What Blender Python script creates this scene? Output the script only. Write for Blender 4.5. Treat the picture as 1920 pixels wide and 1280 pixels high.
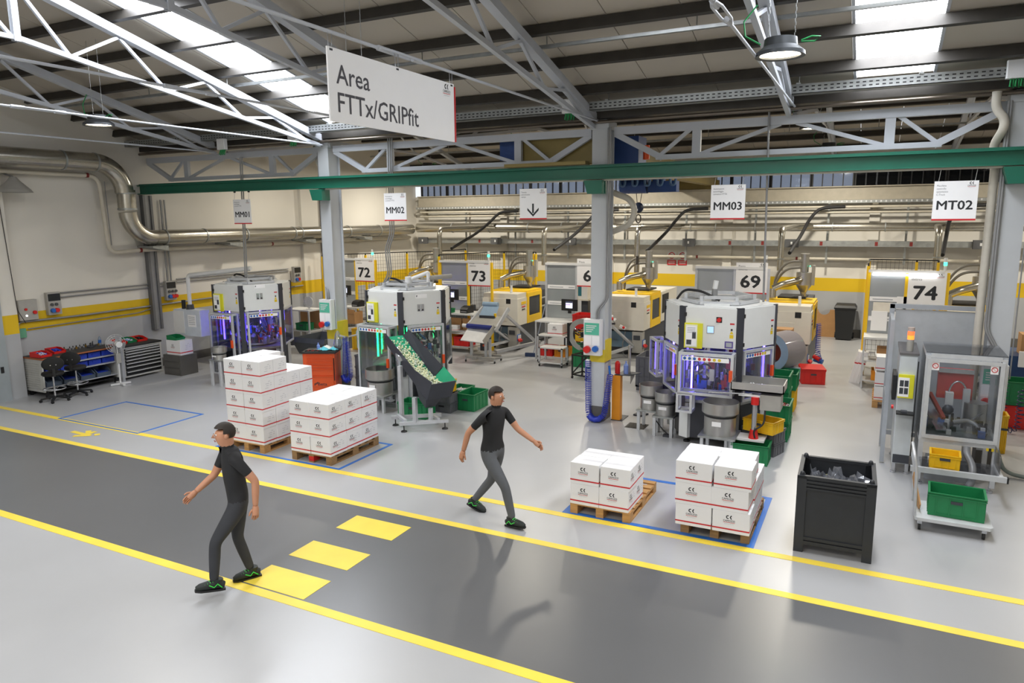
import bpy, math, random
from mathutils import Vector, Matrix
rnd = random.Random(7)
for o in list(bpy.data.objects): bpy.data.objects.remove(o)
S = bpy.context.scene; C = S.collection
R = math.radians; PI = math.pi

# ------------------------------------------------------------------ camera, world, exposure
cam = bpy.data.objects.new('camera', bpy.data.cameras.new('camera')); C.objects.link(cam)
_y, _p, _r = R(26.826), R(9.8057), R(-0.5076)
_F0 = Vector((-math.sin(_y), math.cos(_y), 0)); _R0 = Vector((math.cos(_y), math.sin(_y), 0)); _U0 = Vector((0, 0, 1))
_F = _F0*math.cos(_p) - _U0*math.sin(_p); _U1 = _U0*math.cos(_p) + _F0*math.sin(_p)
_R = _R0*math.cos(_r) + _U1*math.sin(_r); _U = _U1*math.cos(_r) - _R0*math.sin(_r)
cam.matrix_world = Matrix(((_R.x, _U.x, -_F.x, 0), (_R.y, _U.y, -_F.y, 0), (_R.z, _U.z, -_F.z, 3.77), (0, 0, 0, 1)))
cam.data.sensor_width = 36; cam.data.lens = 1343.46/1920*36; cam.data.clip_start = .1; cam.data.clip_end = 200
S.camera = cam
W = bpy.data.worlds.new('sky'); S.world = W; W.use_nodes = True
W.node_tree.nodes['Background'].inputs[0].default_value = (.90, .94, 1, 1)
W.node_tree.nodes['Background'].inputs[1].default_value = 1.0
S.view_settings.view_transform = 'Standard'; S.view_settings.look = 'None'
S.view_settings.gamma = 1; S.view_settings.use_curve_mapping = False
S.view_settings.exposure = 0.08
SKY_STRENGTH = 22.0      # daylight through the translucent roof strips
LAMP_NEAR, LAMP_FAR = 20.0, 104.0   # round high-bay lamps of the near and the far bay
S.cycles.use_denoising = True
S.cycles.max_bounces = 8; S.cycles.diffuse_bounces = 5; S.cycles.glossy_bounces = 3
S.cycles.transparent_max_bounces = 24; S.cycles.transmission_bounces = 4
S.cycles.caustics_reflective = False; S.cycles.caustics_refractive = False
S.cycles.sample_clamp_indirect = 6

# ------------------------------------------------------------------ materials
def lin(h):
    h = h.lstrip('#'); o = []
    for i in (0, 2, 4):
        c = int(h[i:i+2], 16)/255
        o.append(c/12.92 if c <= .04045 else ((c+.055)/1.055)**2.4)
    return (*o, 1)
_M = {}
def M(name, col='#808080', rough=.5, metal=0., var=.06, scale=6., bump=0., spec=.5, coat=0., stretch=None, alpha=1.):
    if name in _M: return _M[name]
    m = bpy.data.materials.new(name); m.use_nodes = True; _M[name] = m
    n, l = m.node_tree.nodes, m.node_tree.links
    b = n['Principled BSDF']; c = lin(col) if isinstance(col, str) else col
    b.inputs['Roughness'].default_value = rough; b.inputs['Metallic'].default_value = metal
    b.inputs['Specular IOR Level'].default_value = spec; b.inputs['Coat Weight'].default_value = coat
    b.inputs['Alpha'].default_value = alpha
    t = n.new('ShaderNodeTexCoord'); mp = n.new('ShaderNodeMapping'); l.new(t.outputs['Object'], mp.inputs[0])
    if stretch: mp.inputs['Scale'].default_value = stretch
    z = n.new('ShaderNodeTexNoise'); z.inputs['Scale'].default_value = scale; z.inputs['Detail'].default_value = 4
    l.new(mp.outputs[0], z.inputs[0])
    r = n.new('ShaderNodeValToRGB'); e = r.color_ramp.elements
    e[0].position = .3; e[1].position = .7
    e[0].color = (*[x*(1-var) for x in c[:3]], 1); e[1].color = (*[min(1, x*(1+var)) for x in c[:3]], 1)
    l.new(z.outputs[0], r.inputs[0]); l.new(r.outputs[0], b.inputs['Base Color'])
    if bump:
        u = n.new('ShaderNodeBump'); u.inputs['Strength'].default_value = bump; u.inputs['Distance'].default_value = .01
        l.new(z.outputs[0], u.inputs['Height']); l.new(u.outputs[0], b.inputs['Normal'])
    return m
def EM(name, col, strength):
    if name in _M: return _M[name]
    m = bpy.data.materials.new(name); m.use_nodes = True; _M[name] = m
    b = m.node_tree.nodes['Principled BSDF']; c = lin(col)
    b.inputs['Base Color'].default_value = c; b.inputs['Emission Color'].default_value = c
    b.inputs['Emission Strength'].default_value = strength
    return m
def GL(name, tint='#f4f8fb', refl=.9, haze=0., hazecol='#c8ccd2'):
    if name in _M: return _M[name]
    m = bpy.data.materials.new(name); m.use_nodes = True; _M[name] = m
    n, l = m.node_tree.nodes, m.node_tree.links; n.remove(n['Principled BSDF'])
    out = n['Material Output']; tr = n.new('ShaderNodeBsdfTransparent'); tr.inputs[0].default_value = lin(tint)
    gl = n.new('ShaderNodeBsdfGlossy'); gl.inputs['Roughness'].default_value = .05
    fr = n.new('ShaderNodeFresnel'); fr.inputs[0].default_value = 1.45
    mu = n.new('ShaderNodeMath'); mu.operation = 'MULTIPLY'; mu.inputs[1].default_value = refl; l.new(fr.outputs[0], mu.inputs[0])
    mx = n.new('ShaderNodeMixShader'); l.new(mu.outputs[0], mx.inputs[0]); l.new(tr.outputs[0], mx.inputs[1]); l.new(gl.outputs[0], mx.inputs[2])
    last = mx
    if haze:
        df = n.new('ShaderNodeBsdfDiffuse'); df.inputs[0].default_value = lin(hazecol)
        m2 = n.new('ShaderNodeMixShader'); m2.inputs[0].default_value = haze
        l.new(mx.outputs[0], m2.inputs[1]); l.new(df.outputs[0], m2.inputs[2]); last = m2
    l.new(last.outputs[0], out.inputs[0])
    return m

# ------------------------------------------------------------------ mesh builder
class MB:
    def __init__(s): s.v = []; s.f = []; s.mi = []; s.sm = []; s.mats = []; s.cur = 0; s.xf = None
    def mat(s, m):
        if s.f and not s.mats: s.mats.append(None)
        if m not in s.mats: s.mats.append(m)
        s.cur = s.mats.index(m); return s
    def add(s, vs, fs, smooth=False):
        k = len(s.v)
        for p in vs:
            p = Vector(p); s.v.append(tuple(s.xf @ p) if s.xf else tuple(p))
        for f in fs: s.f.append(tuple(i+k for i in f)); s.mi.append(s.cur); s.sm.append(smooth)
        return s
    def box(s, x0, x1, y0, y1, z0, z1):
        if x0 > x1: x0, x1 = x1, x0
        if y0 > y1: y0, y1 = y1, y0
        if z0 > z1: z0, z1 = z1, z0
        v = [(x, y, z) for z in (z0, z1) for y in (y0, y1) for x in (x0, x1)]
        return s.add(v, [(0, 2, 3, 1), (4, 5, 7, 6), (0, 1, 5, 4), (2, 6, 7, 3), (0, 4, 6, 2), (1, 3, 7, 5)])
    def cbox(s, x0, x1, y0, y1, z0, z1, c=.01):      # box with chamfered vertical edges
        P = [(x0+c, y0), (x1-c, y0), (x1, y0+c), (x1, y1-c), (x1-c, y1), (x0+c, y1), (x0, y1-c), (x0, y0+c)]
        return s.prism(P, z0, z1)
    def prism(s, P, z0, z1):
        n = len(P); v = [(x, y, z0) for x, y in P]+[(x, y, z1) for x, y in P]
        return s.add(v, [tuple(range(n-1, -1, -1)), tuple(range(n, 2*n))]+[(i, (i+1) % n, n+(i+1) % n, n+i) for i in range(n)])
    def prismx(s, P, x0, x1):                        # polygon in (y,z) pushed along x
        n = len(P); v = [(x0, y, z) for y, z in P]+[(x1, y, z) for y, z in P]
        return s.add(v, [tuple(range(n-1, -1, -1)), tuple(range(n, 2*n))]+[(i, (i+1) % n, n+(i+1) % n, n+i) for i in range(n)])
    def prismy(s, P, y0, y1):                        # polygon in (x,z) pushed along y
        n = len(P); v = [(x, y1, z) for x, z in P]+[(x, y0, z) for x, z in P]
        return s.add(v, [tuple(range(n-1, -1, -1)), tuple(range(n, 2*n))]+[(i, (i+1) % n, n+(i+1) % n, n+i) for i in range(n)])
    def bar(s, a, b, w, h=None, up=(0, 0, 1)):
        a, b = Vector(a), Vector(b); h = h or w; d = (b-a).normalized(); u = Vector(up)
        if abs(d.dot(u)) > .98: u = Vector((0, 1, 0)) if abs(d.y) < .9 else Vector((1, 0, 0))
        sd = d.cross(u).normalized(); u = sd.cross(d)
        v = [p+sd*i*w/2+u*j*h/2 for p in (a, b) for i, j in ((-1, -1), (1, -1), (1, 1), (-1, 1))]
        return s.add(v, [(0, 1, 2, 3), (7, 6, 5, 4)]+[(i, 4+i, 4+(i+1) % 4, (i+1) % 4) for i in range(4)])
    def cyl(s, a, b, r, r2=None, n=12, caps=True):
        return s.tube([a, b], [r, r if r2 is None else r2], n, caps)
    def tube(s, pts, r, n=8, caps=True, closed=False):
        P = [Vector(p) for p in pts]; rr = r if isinstance(r, (list, tuple)) else [r]*len(P); m = len(P)
        T = []
        for i in range(m):
            a = P[(i-1) % m] if (i or closed) else P[i]; b = P[(i+1) % m] if (i < m-1 or closed) else P[i]
            T.append((b-a).normalized())
        u = Vector((0, 0, 1)) if abs(T[0].z) < .9 else Vector((1, 0, 0))
        V = []; ring = []
        for i in range(m):
            sd = T[i].cross(u).normalized(); u = sd.cross(T[i]).normalized()
            ring.append([P[i]+(sd*math.cos(2*PI*k/n)+u*math.sin(2*PI*k/n))*rr[i] for k in range(n)]); V += ring[-1]
        F = []
        for i in range(m if closed else m-1):
            j = (i+1) % m
            for k in range(n): F.append((i*n+k, j*n+k, j*n+(k+1) % n, i*n+(k+1) % n))
        s.add(V, F, True)
        if caps and not closed:
            s.add(ring[0], [tuple(range(n))]); s.add(ring[-1], [tuple(range(n-1, -1, -1))])
        return s
    def lathe(s, prof, c=(0, 0, 0), n=20):           # profile [(r,z)...] outside going up = outward normals
        for (r0, z0), (r1, z1) in zip(prof, prof[1:]):
            v = []; f = []
            for k in range(n):
                a = 2*PI*k/n
                v += [(c[0]+r0*math.cos(a), c[1]+r0*math.sin(a), c[2]+z0), (c[0]+r1*math.cos(a), c[1]+r1*math.sin(a), c[2]+z1)]
            for k in range(n):
                j = (k+1) % n
                if r0 < 1e-6: f.append((2*k, 2*j+1, 2*k+1))
                elif r1 < 1e-6: f.append((2*k, 2*j, 2*k+1))
                else: f.append((2*k, 2*j, 2*j+1, 2*k+1))
            s.add(v, f, True)
        return s
    def ball(s, c, r, n=10, sc=(1, 1, 1)):
        v = []; f = []; m = max(4, n//2)
        for i in range(m+1):
            t = PI*i/m
            for k in range(n):
                a = 2*PI*k/n
                v.append((c[0]+r*sc[0]*math.sin(t)*math.cos(a), c[1]+r*sc[1]*math.sin(t)*math.sin(a), c[2]-r*sc[2]*math.cos(t)))
        for i in range(m):
            for k in range(n): f.append((i*n+k, i*n+(k+1) % n, (i+1)*n+(k+1) % n, (i+1)*n+k))
        return s.add(v, f, True)
    def mesh(s, name, m=None):
        me = bpy.data.meshes.new(name); me.from_pydata(s.v, [], s.f)
        for q in (s.mats or [m]): me.materials.append(q or m)
        me.polygons.foreach_set('material_index', s.mi); me.polygons.foreach_set('use_smooth', s.sm)
        me.update(); return me
    def build(s, name, m=None, parent=None, loc=None, rz=0):
        return link(name, s.mesh(name, m), parent, loc, rz)
def link(name, me, parent=None, loc=None, rz=0, rot=None):
    o = bpy.data.objects.new(name, me); C.objects.link(o)
    if parent: o.parent = parent
    if loc is not None: o.location = loc
    if rz: o.rotation_euler = (0, 0, rz)
    if rot: o.rotation_euler = rot
    return o
def thing(name, label, cat, loc=(0, 0, 0), rz=0, group=None):
    o = bpy.data.objects.new(name, None); C.objects.link(o); o.empty_display_size = .1
    o.location = loc; o.rotation_euler = (0, 0, rz); return tag(o, label, cat, group)
def tag(o, label, cat, group=None):
    o['label'] = label; o['category'] = cat
    if group: o['group'] = group
    return o
def struct(o): o['kind'] = 'structure'; return o
def stuff(o): o['kind'] = 'stuff'; return o
def copy_tree(o, parent=None):
    c = o.copy(); C.objects.link(c)
    if parent: c.parent = parent
    for ch in list(o.children): copy_tree(ch, c)
    return c
def hexpts(r, ph=0, n=6): return [(r*math.cos(ph+2*PI*k/n), r*math.sin(ph+2*PI*k/n)) for k in range(n)]
def arc(c, r, a0, a1, n, ax=0):
    o = []
    for i in range(n+1):
        a = a0+(a1-a0)*i/n; p = (r*math.cos(a), r*math.sin(a))
        o.append((c[0]+p[0], c[1], c[2]+p[1]) if ax == 1 else (c[0], c[1]+p[0], c[2]+p[1]) if ax == 0 else (c[0]+p[0], c[1]+p[1], c[2]))
    return o
def rounded(pts, r=.12, n=5):
    P = [Vector(p) for p in pts]; o = [P[0]]
    for i in range(1, len(P)-1):
        a = (P[i-1]-P[i]); b = (P[i+1]-P[i]); q = min(r, a.length*.49, b.length*.49)
        p0 = P[i]+a.normalized()*q; p1 = P[i]+b.normalized()*q
        for k in range(n+1):
            t = k/n; o.append(p0*(1-t)**2+P[i]*2*t*(1-t)+p1*t*t)
    return o+[P[-1]]

# ------------------------------------------------------------------ lettering (flat print, XZ plane facing -Y)
_T = {}
def text_geo(s, bold=0.):
    if (s, bold) in _T: return _T[(s, bold)]
    cu = bpy.data.curves.new('lettering', 'FONT'); cu.body = s; cu.size = 1; cu.offset = bold; cu.resolution_u = 2
    ob = bpy.data.objects.new('lettering', cu); C.objects.link(ob)
    me = bpy.data.meshes.new_from_object(ob, depsgraph=bpy.context.evaluated_depsgraph_get())
    v = [tuple(p.co) for p in me.vertices]; f = [tuple(p.vertices) for p in me.polygons]
    bpy.data.objects.remove(ob); bpy.data.curves.remove(cu); bpy.data.meshes.remove(me)
    xs = [p[0] for p in v]; ys = [p[1] for p in v]
    _T[(s, bold)] = (v, f, min(xs), max(xs), min(ys), max(ys)); return _T[(s, bold)]
def put_text(mb, s, x, z, h, m, w=None, bold=0., y=0., align='l', lean=0.):
    """h = height of the capitals/figures; x,z = lower left (or centre) of the ink; w = total width if given"""
    v, f, x0, x1, y0, y1 = text_geo(s); cap = .70
    kz = h/cap; kx = (w/(x1-x0)) if w else kz*.86
    ox = x-(x1-x0)*kx*({'l': 0, 'c': .5, 'r': 1}[align]); mb.mat(m); e = bold*kz
    for i, (dx, dz) in enumerate(((0, 0), (e, 0), (-e, 0), (0, e*.8), (0, -e*.8))[:5 if bold else 1]):
        mb.add([(ox+(p[0]-x0)*kx+dx, y-i*.00008, z+p[1]*kz+dz) for p in v], f)
    return mb
def put_emblem(mb, x, z, h, m, y=0.):
    """the double C/K mark: a broken ring and an open chevron"""
    mb.mat(m); r = h/2; ri = r*.48; A = [R(a) for a in range(65, 296, 23)]
    n = len(A); cx = x-r*.55
    v = [(cx+r*math.cos(a), y, z+r*math.sin(a)) for a in A]+[(cx+ri*math.cos(a), y, z+ri*math.sin(a)) for a in A]
    mb.add(v, [(i, i+1, n+i+1, n+i) for i in range(n-1)])
    kx = x+r*.25
    mb.add([(kx, y, z), (kx+r*.55, y, z+r), (kx+r*1.15, y, z+r), (kx+r*.6, y, z), (kx+r*1.15, y, z-r), (kx+r*.55, y, z-r)], [(0, 3, 2, 1), (0, 5, 4, 3)])
    return mb
INK = M('black print', '#26282c', .6); REDP = M('red print', '#c8242c', .5); GREYP = M('grey print', '#a9adb2', .6)
def put_logo(mb, x, z, w, y=0.):
    put_emblem(mb, x, z+w*.42, w*.36, INK, y)
    put_text(mb, 'CAMOZZI', x, z, w*.17, INK, w, .012, y, 'c')
    mb.mat(REDP).add([(x-w/2, y, z-w*.10), (x+w/2, y, z-w*.10), (x+w/2, y, z-w*.06), (x-w/2, y, z-w*.06)], [(0, 1, 2, 3)])
    put_text(mb, 'Automation', x, z-w*.24, w*.07, GREYP, w*.8, 0, y, 'c')
    return mb
# ================================================================== THE SETTING
FLOOR = M('resin floor', '#acadaf', .33, var=.035, scale=.9, spec=.95)
AISLE = M('grey aisle paint', '#606163', .33, var=.05, scale=.7, spec=.95)
YEL = M('yellow floor tape', '#f2d64e', .45, var=.05, scale=3)
BLUE = M('blue floor tape', '#2f6fc4', .45, var=.06, scale=5)
WALL = M('white wall paint', '#dad6cd', .8, var=.03, scale=.8)
BAND = M('yellow wall band', '#d9b414', .7, var=.03, scale=1)
DADO = M('grey dado paint', '#a9abae', .7, var=.03, scale=1)
DARKB = M('dark skirting', '#5d5b58', .7)
PANEL = M('roof sandwich panel', '#b5ada0', .6, var=.02, scale=.5)
PURL = M('dark purlin steel', '#3d3a36', .5, .3, var=.15, scale=4)
STEEL = M('grey painted steel', '#b9bdc4', .45, var=.04, scale=2)
COLM = M('column grey paint', '#bcc0c4', .5, var=.04, scale=2)
GALV = M('galvanised sheet', '#b9bcbb', .3, .85, var=.12, scale=7)
GALVD = M('dull galvanised sheet', '#a2a5a4', .42, .7, var=.15, scale=9)
GREEN = M('green crane steel', '#12634f', .4, var=.06, scale=3)
SKY = EM('daylit roof sheet', '#f4f8ff', SKY_STRENGTH)
BLACKP = M('black plastic', '#17181a', .5, var=.1)
DARKG = M('anthracite paint', '#3a3d44', .45, var=.05)
WHITE = M('white lacquer', '#dfe0e0', .4, var=.02)
CREAM = M('cream lacquer', '#dcd8cc', .4, var=.02)
ALU = M('aluminium profile', '#c9ccd0', .35, .35, var=.05, scale=12)
STAIN = M('stainless steel', '#b2b1ae', .33, .8, var=.10, scale=3, stretch=(1, 1, .15))
XL, XR, YF, YB = -16.6, 9.6, -9.0, 24.4

fl = MB().box(XL-.2, XR+.2, YF-.2, YB+.2, -.2, 0).build('floor', FLOOR); struct(fl)
MB().box(XL, XR, 4.91, 7.19, 0, .002).build('aisle_paint', AISLE, fl)
for y in (8.05, 7.19, 4.91): MB().box(XL, XR, y-.058, y+.058, 0, .004).build('floor_line', YEL, fl)
for x0, y0, x1, y1, w in ((-13.97, 8.03, -11.62, 9.48, .045), (-9.75, 8.115, -7.08, 9.50, .05), (-3.40, 8.115, -1.02, 9.78, .075)):
    MB().box(x0, x1, y0, y0+w, 0, .005).box(x0, x1, y1-w, y1, 0, .005).box(x0, x0+w, y0+w, y1-w, 0, .005).box(x1-w, x1, y0+w, y1-w, 0, .005).build('blue_bay_marking', BLUE, fl)
for y in (6.47, 5.66, 4.99): MB().box(-5.74, -4.90, y, y+.41, .002, .005).build('crossing_block', YEL, fl)
MB().box(-17, -16.35, 6.6, 7.02, .002, .005).build('crossing_block', YEL, fl)
a = MB()
for p, q in (((-12.85, 7.62), (-12.45, 7.60)), ((-12.62, 7.78), (-12.35, 7.58)), ((-12.55, 7.45), (-12.30, 7.62)), ((-12.45, 7.8), (-12.42, 7.55)), ((-12.28, 7.72), (-12.2, 7.66))):
    k_ = len(a.f)*.0001; a.bar((*p, .003+k_), (*q, .003+k_), .09, .003)
a.build('worn_arrow_marking', YEL, fl)
MB().mat(M('drain iron', '#3a3631', .5, .5)).box(-3.86, -3.50, 12.13, 12.46, 0, .006).mat(BLACKP).box(-3.84, -3.79, 12.15, 12.44, .006, .008).build('drain_grating', None, fl)
dg = MB()
for i in range(11): dg.box(-3.83+i*.03, -3.818+i*.03, 12.15, 12.44, .006, .012)
dg.build('drain_bar', M('drain iron'), fl)
# left wall, with roof-shaped top
def zt(y):                                            # top chord line of both bays (valley at the column row)
    return 5.62+.262*(11.7-y) if y <= 12.45 else 5.42+.262*(min(y, 37.0-y)-12.45) if y < 24.5 else 5.42
def zr(y): return (zt(y) if y > 1.5 else zt(3.0-y))+.30   # underside of the roof panels, ridge over y=1.5
wl = MB().mat(DADO).box(XL-.2, XL, YF, YB, 0, 1.40).mat(BAND).box(XL-.2, XL+.002, YF, YB, 1.40, 1.81)
P = [(YF, 1.81), (YB, 1.81), (YB, 5.85), (18.5, zr(18.5)+.15), (12.45, zr(12.45)+.15), (1.5, zr(1.5)+.15), (YF, zr(YF)+.15)]
wl.mat(WALL).prismx(P, XL-.2, XL)
wl = struct(wl.build('wall_left'))
for y0, y1, d in ((8.05, 8.86, .20), (17.75, 19.0, .12)):   # flat pilasters on the left wall
    b = MB().mat(DADO).box(XL, XL+d, y0, y1, .0, 1.40).mat(BAND).box(XL, XL+d+.002, y0, y1, 1.40, 1.81).mat(WALL).box(XL, XL+d, y0, y1, 1.81, 4.9)
    b.build('pilaster', None, wl)
struct(MB().box(XL, XL+.03, 8.86, YB, 0, .22).build('baseboard_left', DARKB))
wb = MB().mat(DADO).box(XL, XR, YB, YB+.2, 0, 1.42).mat(BAND).box(XL, XR, YB-.002, YB+.2, 1.42, 1.83)
wb.mat(WALL).box(XL, XR, YB, YB+.2, 1.83, 4.60).box(XL, XR, YB, YB+.2, 5.16, 6.2)
wb = struct(wb.build('wall_back'))
for x in (-12.6, -8.4, -4.36, -.1): MB().mat(DADO).box(x-.14, x+.14, YB-.1, YB, 0, 1.42).mat(BAND).box(x-.14, x+.14, YB-.102, YB, 1.42, 1.83).mat(WALL).box(x-.14, x+.14, YB-.1, YB, 1.83, 4.6).build('pilaster', None, wb)
struct(MB().box(XL, XR, YB-.03, YB, 0, .25).build('baseboard_back', DARKB))
struct(MB().mat(WALL).box(XR, XR+.2, YF, YB, 0, 8.8).build('wall_right'))
struct(MB().mat(WALL).box(XL, XR, YF-.2, YF, 0, 6.4).build('wall_front'))
# clerestory windows: dark frames, translucent upright panes
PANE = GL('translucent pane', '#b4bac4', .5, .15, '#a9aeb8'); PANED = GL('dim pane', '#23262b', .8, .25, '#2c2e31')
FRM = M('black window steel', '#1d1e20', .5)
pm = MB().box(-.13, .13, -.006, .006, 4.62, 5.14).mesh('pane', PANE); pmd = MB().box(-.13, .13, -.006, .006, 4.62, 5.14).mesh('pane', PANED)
n = 0; x = -16.3
while x < XR-1.2:
    n += 1; f = MB()
    f.box(x, x+1.16, YB-.03, YB+.05, 4.60, 4.63).box(x, x+1.16, YB-.03, YB+.05, 5.13, 5.16)
    for k in range(5): f.box(x+.29*k-(.03 if k in (0, 4) else .014), x+.29*k+(.03 if k in (0, 4) else .014), YB-.03, YB+.05, 4.63, 5.13)
    w = struct(f.build('window_%d' % n, FRM))
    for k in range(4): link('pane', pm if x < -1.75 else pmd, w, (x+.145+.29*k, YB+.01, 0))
    x += 1.2
# steel sliding door at the near end of the left wall
d1 = struct(MB().mat(M('door zinc', '#aab3b8', .4, .4, scale=3)).box(XL+.2, XL+.26, 7.2, 8.52, 0, 2.5).mat(FRM).box(XL+.26, XL+.265, 7.2, 7.26, 0, 2.5).build('door_1'))
MB().box(XL+.26, XL+.275, 8.36, 8.42, .62, .75).build('door_handle', BLACKP, d1)
MB().mat(YEL).box(XL+.26, XL+.263, 8.28, 8.40, 1.2, 1.32).build('warning_label', None, d1)

# roof: sandwich panels one by one, purlins, translucent strips
cl = struct(MB().mat(PANEL).box(XL-.2, XR+.2, 12.3, 12.62, 5.78, 5.86).build('ceiling'))
SX = [(-10.5, -9.44), (-.47, .60)]; SXN = SX+[(-5.6, -4.5)]
def slope_panel(w, ya, yb, th=.07):
    za, zb = zr(ya), zr(yb)
    return MB().prismx([(ya, za), (yb, zb), (yb, zb+th), (ya, za+th)], 0, w)
def lay(ya, yb, strips):
    me = slope_panel(.985, ya, yb).mesh('ceiling_panel', PANEL)
    x = XL
    while x < XR:
        nx = x+1.0
        cut = [s for s in strips if s[0] < nx and s[1] > x]
        if cut:
            s = cut[0]
            if s[0]-x > .06: slope_panel(s[0]-x-.008, ya, yb).build('ceiling_panel', PANEL, cl, (x, 0, 0))
            nx = s[1]
        else: link('ceiling_panel', me, cl, (x, 0, 0))
        x = nx
nw = n
def skylight(x0, x1, ya, yb):
    global nw
    nw += 1; za, zb = zr(ya), zr(yb); f = MB()
    for xx in (x0+.02, x1-.02): f.bar((xx, ya, za+.02), (xx, yb, zb+.02), .04, .06)
    w = struct(f.build('window_%d' % nw, STEEL))
    e = .01; k = max(1, round(abs(yb-ya)/1.96))
    for i in range(k):
        a0 = ya+(yb-ya)*i/k; a1 = ya+(yb-ya)*(i+1)/k; za, zb = zr(a0), zr(a1)
        MB().add([(x0+.04, a0+e, za+.03), (x1-.04, a0+e, za+.03), (x1-.04, a1-e, zb+.03), (x0+.04, a1-e, zb+.03)], [(0, 3, 2, 1)]).build('roof_pane', SKY, w)
lay(6.0, 12.44, SX); lay(4.6, 5.992, [SX[0]]); lay(1.5, 4.592, []); lay(YF, 1.5, [SXN[2]]); lay(12.46, 18.5, []); lay(18.5, YB+.2, [])
skylight(*SX[0], 4.6, 12.3); skylight(*SX[1], 6.0, 12.3)

skylight(*SXN[2], YF+.05, 1.45)  # unseen strip beyond the ridge, added to brighten the near floor
pu = MB().bar((XL, 0, 0), (XR, 0, 0), .07, .145)
pum = pu.mesh('purlin', PURL)
for i in range(22):
    for y in (11.65-.98*i,):
        if y > YF: link('purlin', pum, cl, (0, y, zr(y)-.095), rot=(R(-14.7 if y > 1.5 else 14.7), 0, 0))
for i in range(12):
    y = 13.3+.98*i
    if y < YB: link('purlin', pum, cl, (0, y, zr(y)-.095), rot=(R(14.7 if y < 18.5 else -14.7), 0, 0))

# roof trusses over the near bay and the far bay
def rafter(x, lab):
    t = thing('roof_truss', lab, 'truss', (x, 0, 0), 0, 'roof trusses')
    L = MB().bar((0, 12.4, zt(12.4)+.02), (0, 1.5, zt(1.5)+.02), .14, .13).build('top_chord', STEEL, t)
    zb = lambda y: 5.33+.156*(12.3-y)
    MB().bar((0, 12.35, zb(12.35)), (0, 6.26, zb(6.26)), .07, .07).bar((0, 6.26, zb(6.26)), (0, 1.5, zb(6.26)), .06, .06).build('bottom_chord', STEEL, t)
    MB().bar((-.035, 6.26, zb(6.26)-.05), (-.035, 6.26, zt(6.26)), .015, .09).bar((.035, 6.26, zb(6.26)-.05), (.035, 6.26, zt(6.26)), .015, .09).bar((0, 6.26, zb(6.26)-.05), (0, 6.26, zt(6.26)), .06, .015).build('king_post', STEEL, t)
    ys = [11.9, 11.0, 10.2, 9.4, 8.6, 7.8, 7.0, 6.3]
    for i in range(len(ys)-1):
        a, b = ys[i], ys[i+1]
        p = (0, a, zb(a)) if i % 2 == 0 else (0, a, zt(a)-.05); q = (0, b, zt(b)-.05) if i % 2 == 0 else (0, b, zb(b))
        MB().bar(p, q, .045, .045).build('diagonal', STEEL, t)
    for i in range(5):
        a, b = 6.2-i*.95, 6.2-(i+1)*.95
        MB().bar((0, a, zb(6.26) if i % 2 == 0 else zt(max(a, 1.5))), (0, b, zt(max(b, 1.5)) if i % 2 == 0 else zb(6.26)), .045).build('diagonal', STEEL, t)
    z = 5.33 if x < -5 else 5.42
    rod = MB().cyl((.09, 12.3, z), (.09, 6.7, z), .017, n=6).cyl((.09, 6.1, z), (.09, -4, z), .017, n=6).build('tie_rod', STEEL, t)
    MB().tube([(.075, 6.75, z), (.05, 6.6, z), (.05, 6.2, z), (.075, 6.05, z)], .014, 6).tube([(.105, 6.75, z), (.13, 6.6, z), (.13, 6.2, z), (.105, 6.05, z)], .014, 6).cyl((.09, 6.78, z), (.09, 6.62, z), .028, n=6).cyl((.09, 6.2, z), (.09, 6.02, z), .028, n=6).build('turnbuckle', STEEL, t)
    return t
for x, lab in ((-14.0, 'grey roof truss nearest the left gable wall'), (-10.78, 'grey roof truss landing on the column beside the orange tool trolley'),
               (-7.68, 'grey roof truss partly behind the large Area sign'), (-4.58, 'grey roof truss landing on the column with the coiled blue hose'),
               (-1.36, 'grey roof truss landing mid girder above the hanging MM03 sign'), (1.75, 'grey roof truss above the right column')):
    rafter(x, lab)
def rafter_far(x, lab):
    t = thing('roof_truss', lab, 'truss', (x, 0, 0), 0, 'far bay roof trusses')
    MB().bar((0, 12.6, zt(12.6)), (0, 18.5, zt(18.5)), .12, .12).bar((0, 18.5, zt(18.5)), (0, YB, zt(24.39)), .12, .12).build('top_chord', STEEL, t)
    MB().bar((0, 12.6, 5.35), (0, 16.5, 5.9), .06).bar((0, 16.5, 5.9), (0, 20.5, 5.9), .06).bar((0, 20.5, 5.9), (0, YB, 5.35), .06).build('bottom_chord', STEEL, t)
    for a, b, c, d in ((13.3, 5.45, 14.2, 0), (15.2, 5.7, 14.2, 0), (15.2, 5.7, 16.4, 0), (16.5, 5.9, 18.4, 0), (20.5, 5.9, 18.6, 0)):
        MB().bar((0, a, b), (0, c, zt(c)), .04).build('diagonal', STEEL, t)
for x in (-13.9, -7.6, -1.3, 1.75): rafter_far(x, {-13.9: 'far bay truss nearest the left gable wall', -7.6: 'far bay truss seen through the girder behind the Area sign', -1.3: 'far bay truss seen through the girder above the MM03 sign', 1.75: 'far bay truss behind the right column'}[x])

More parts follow.
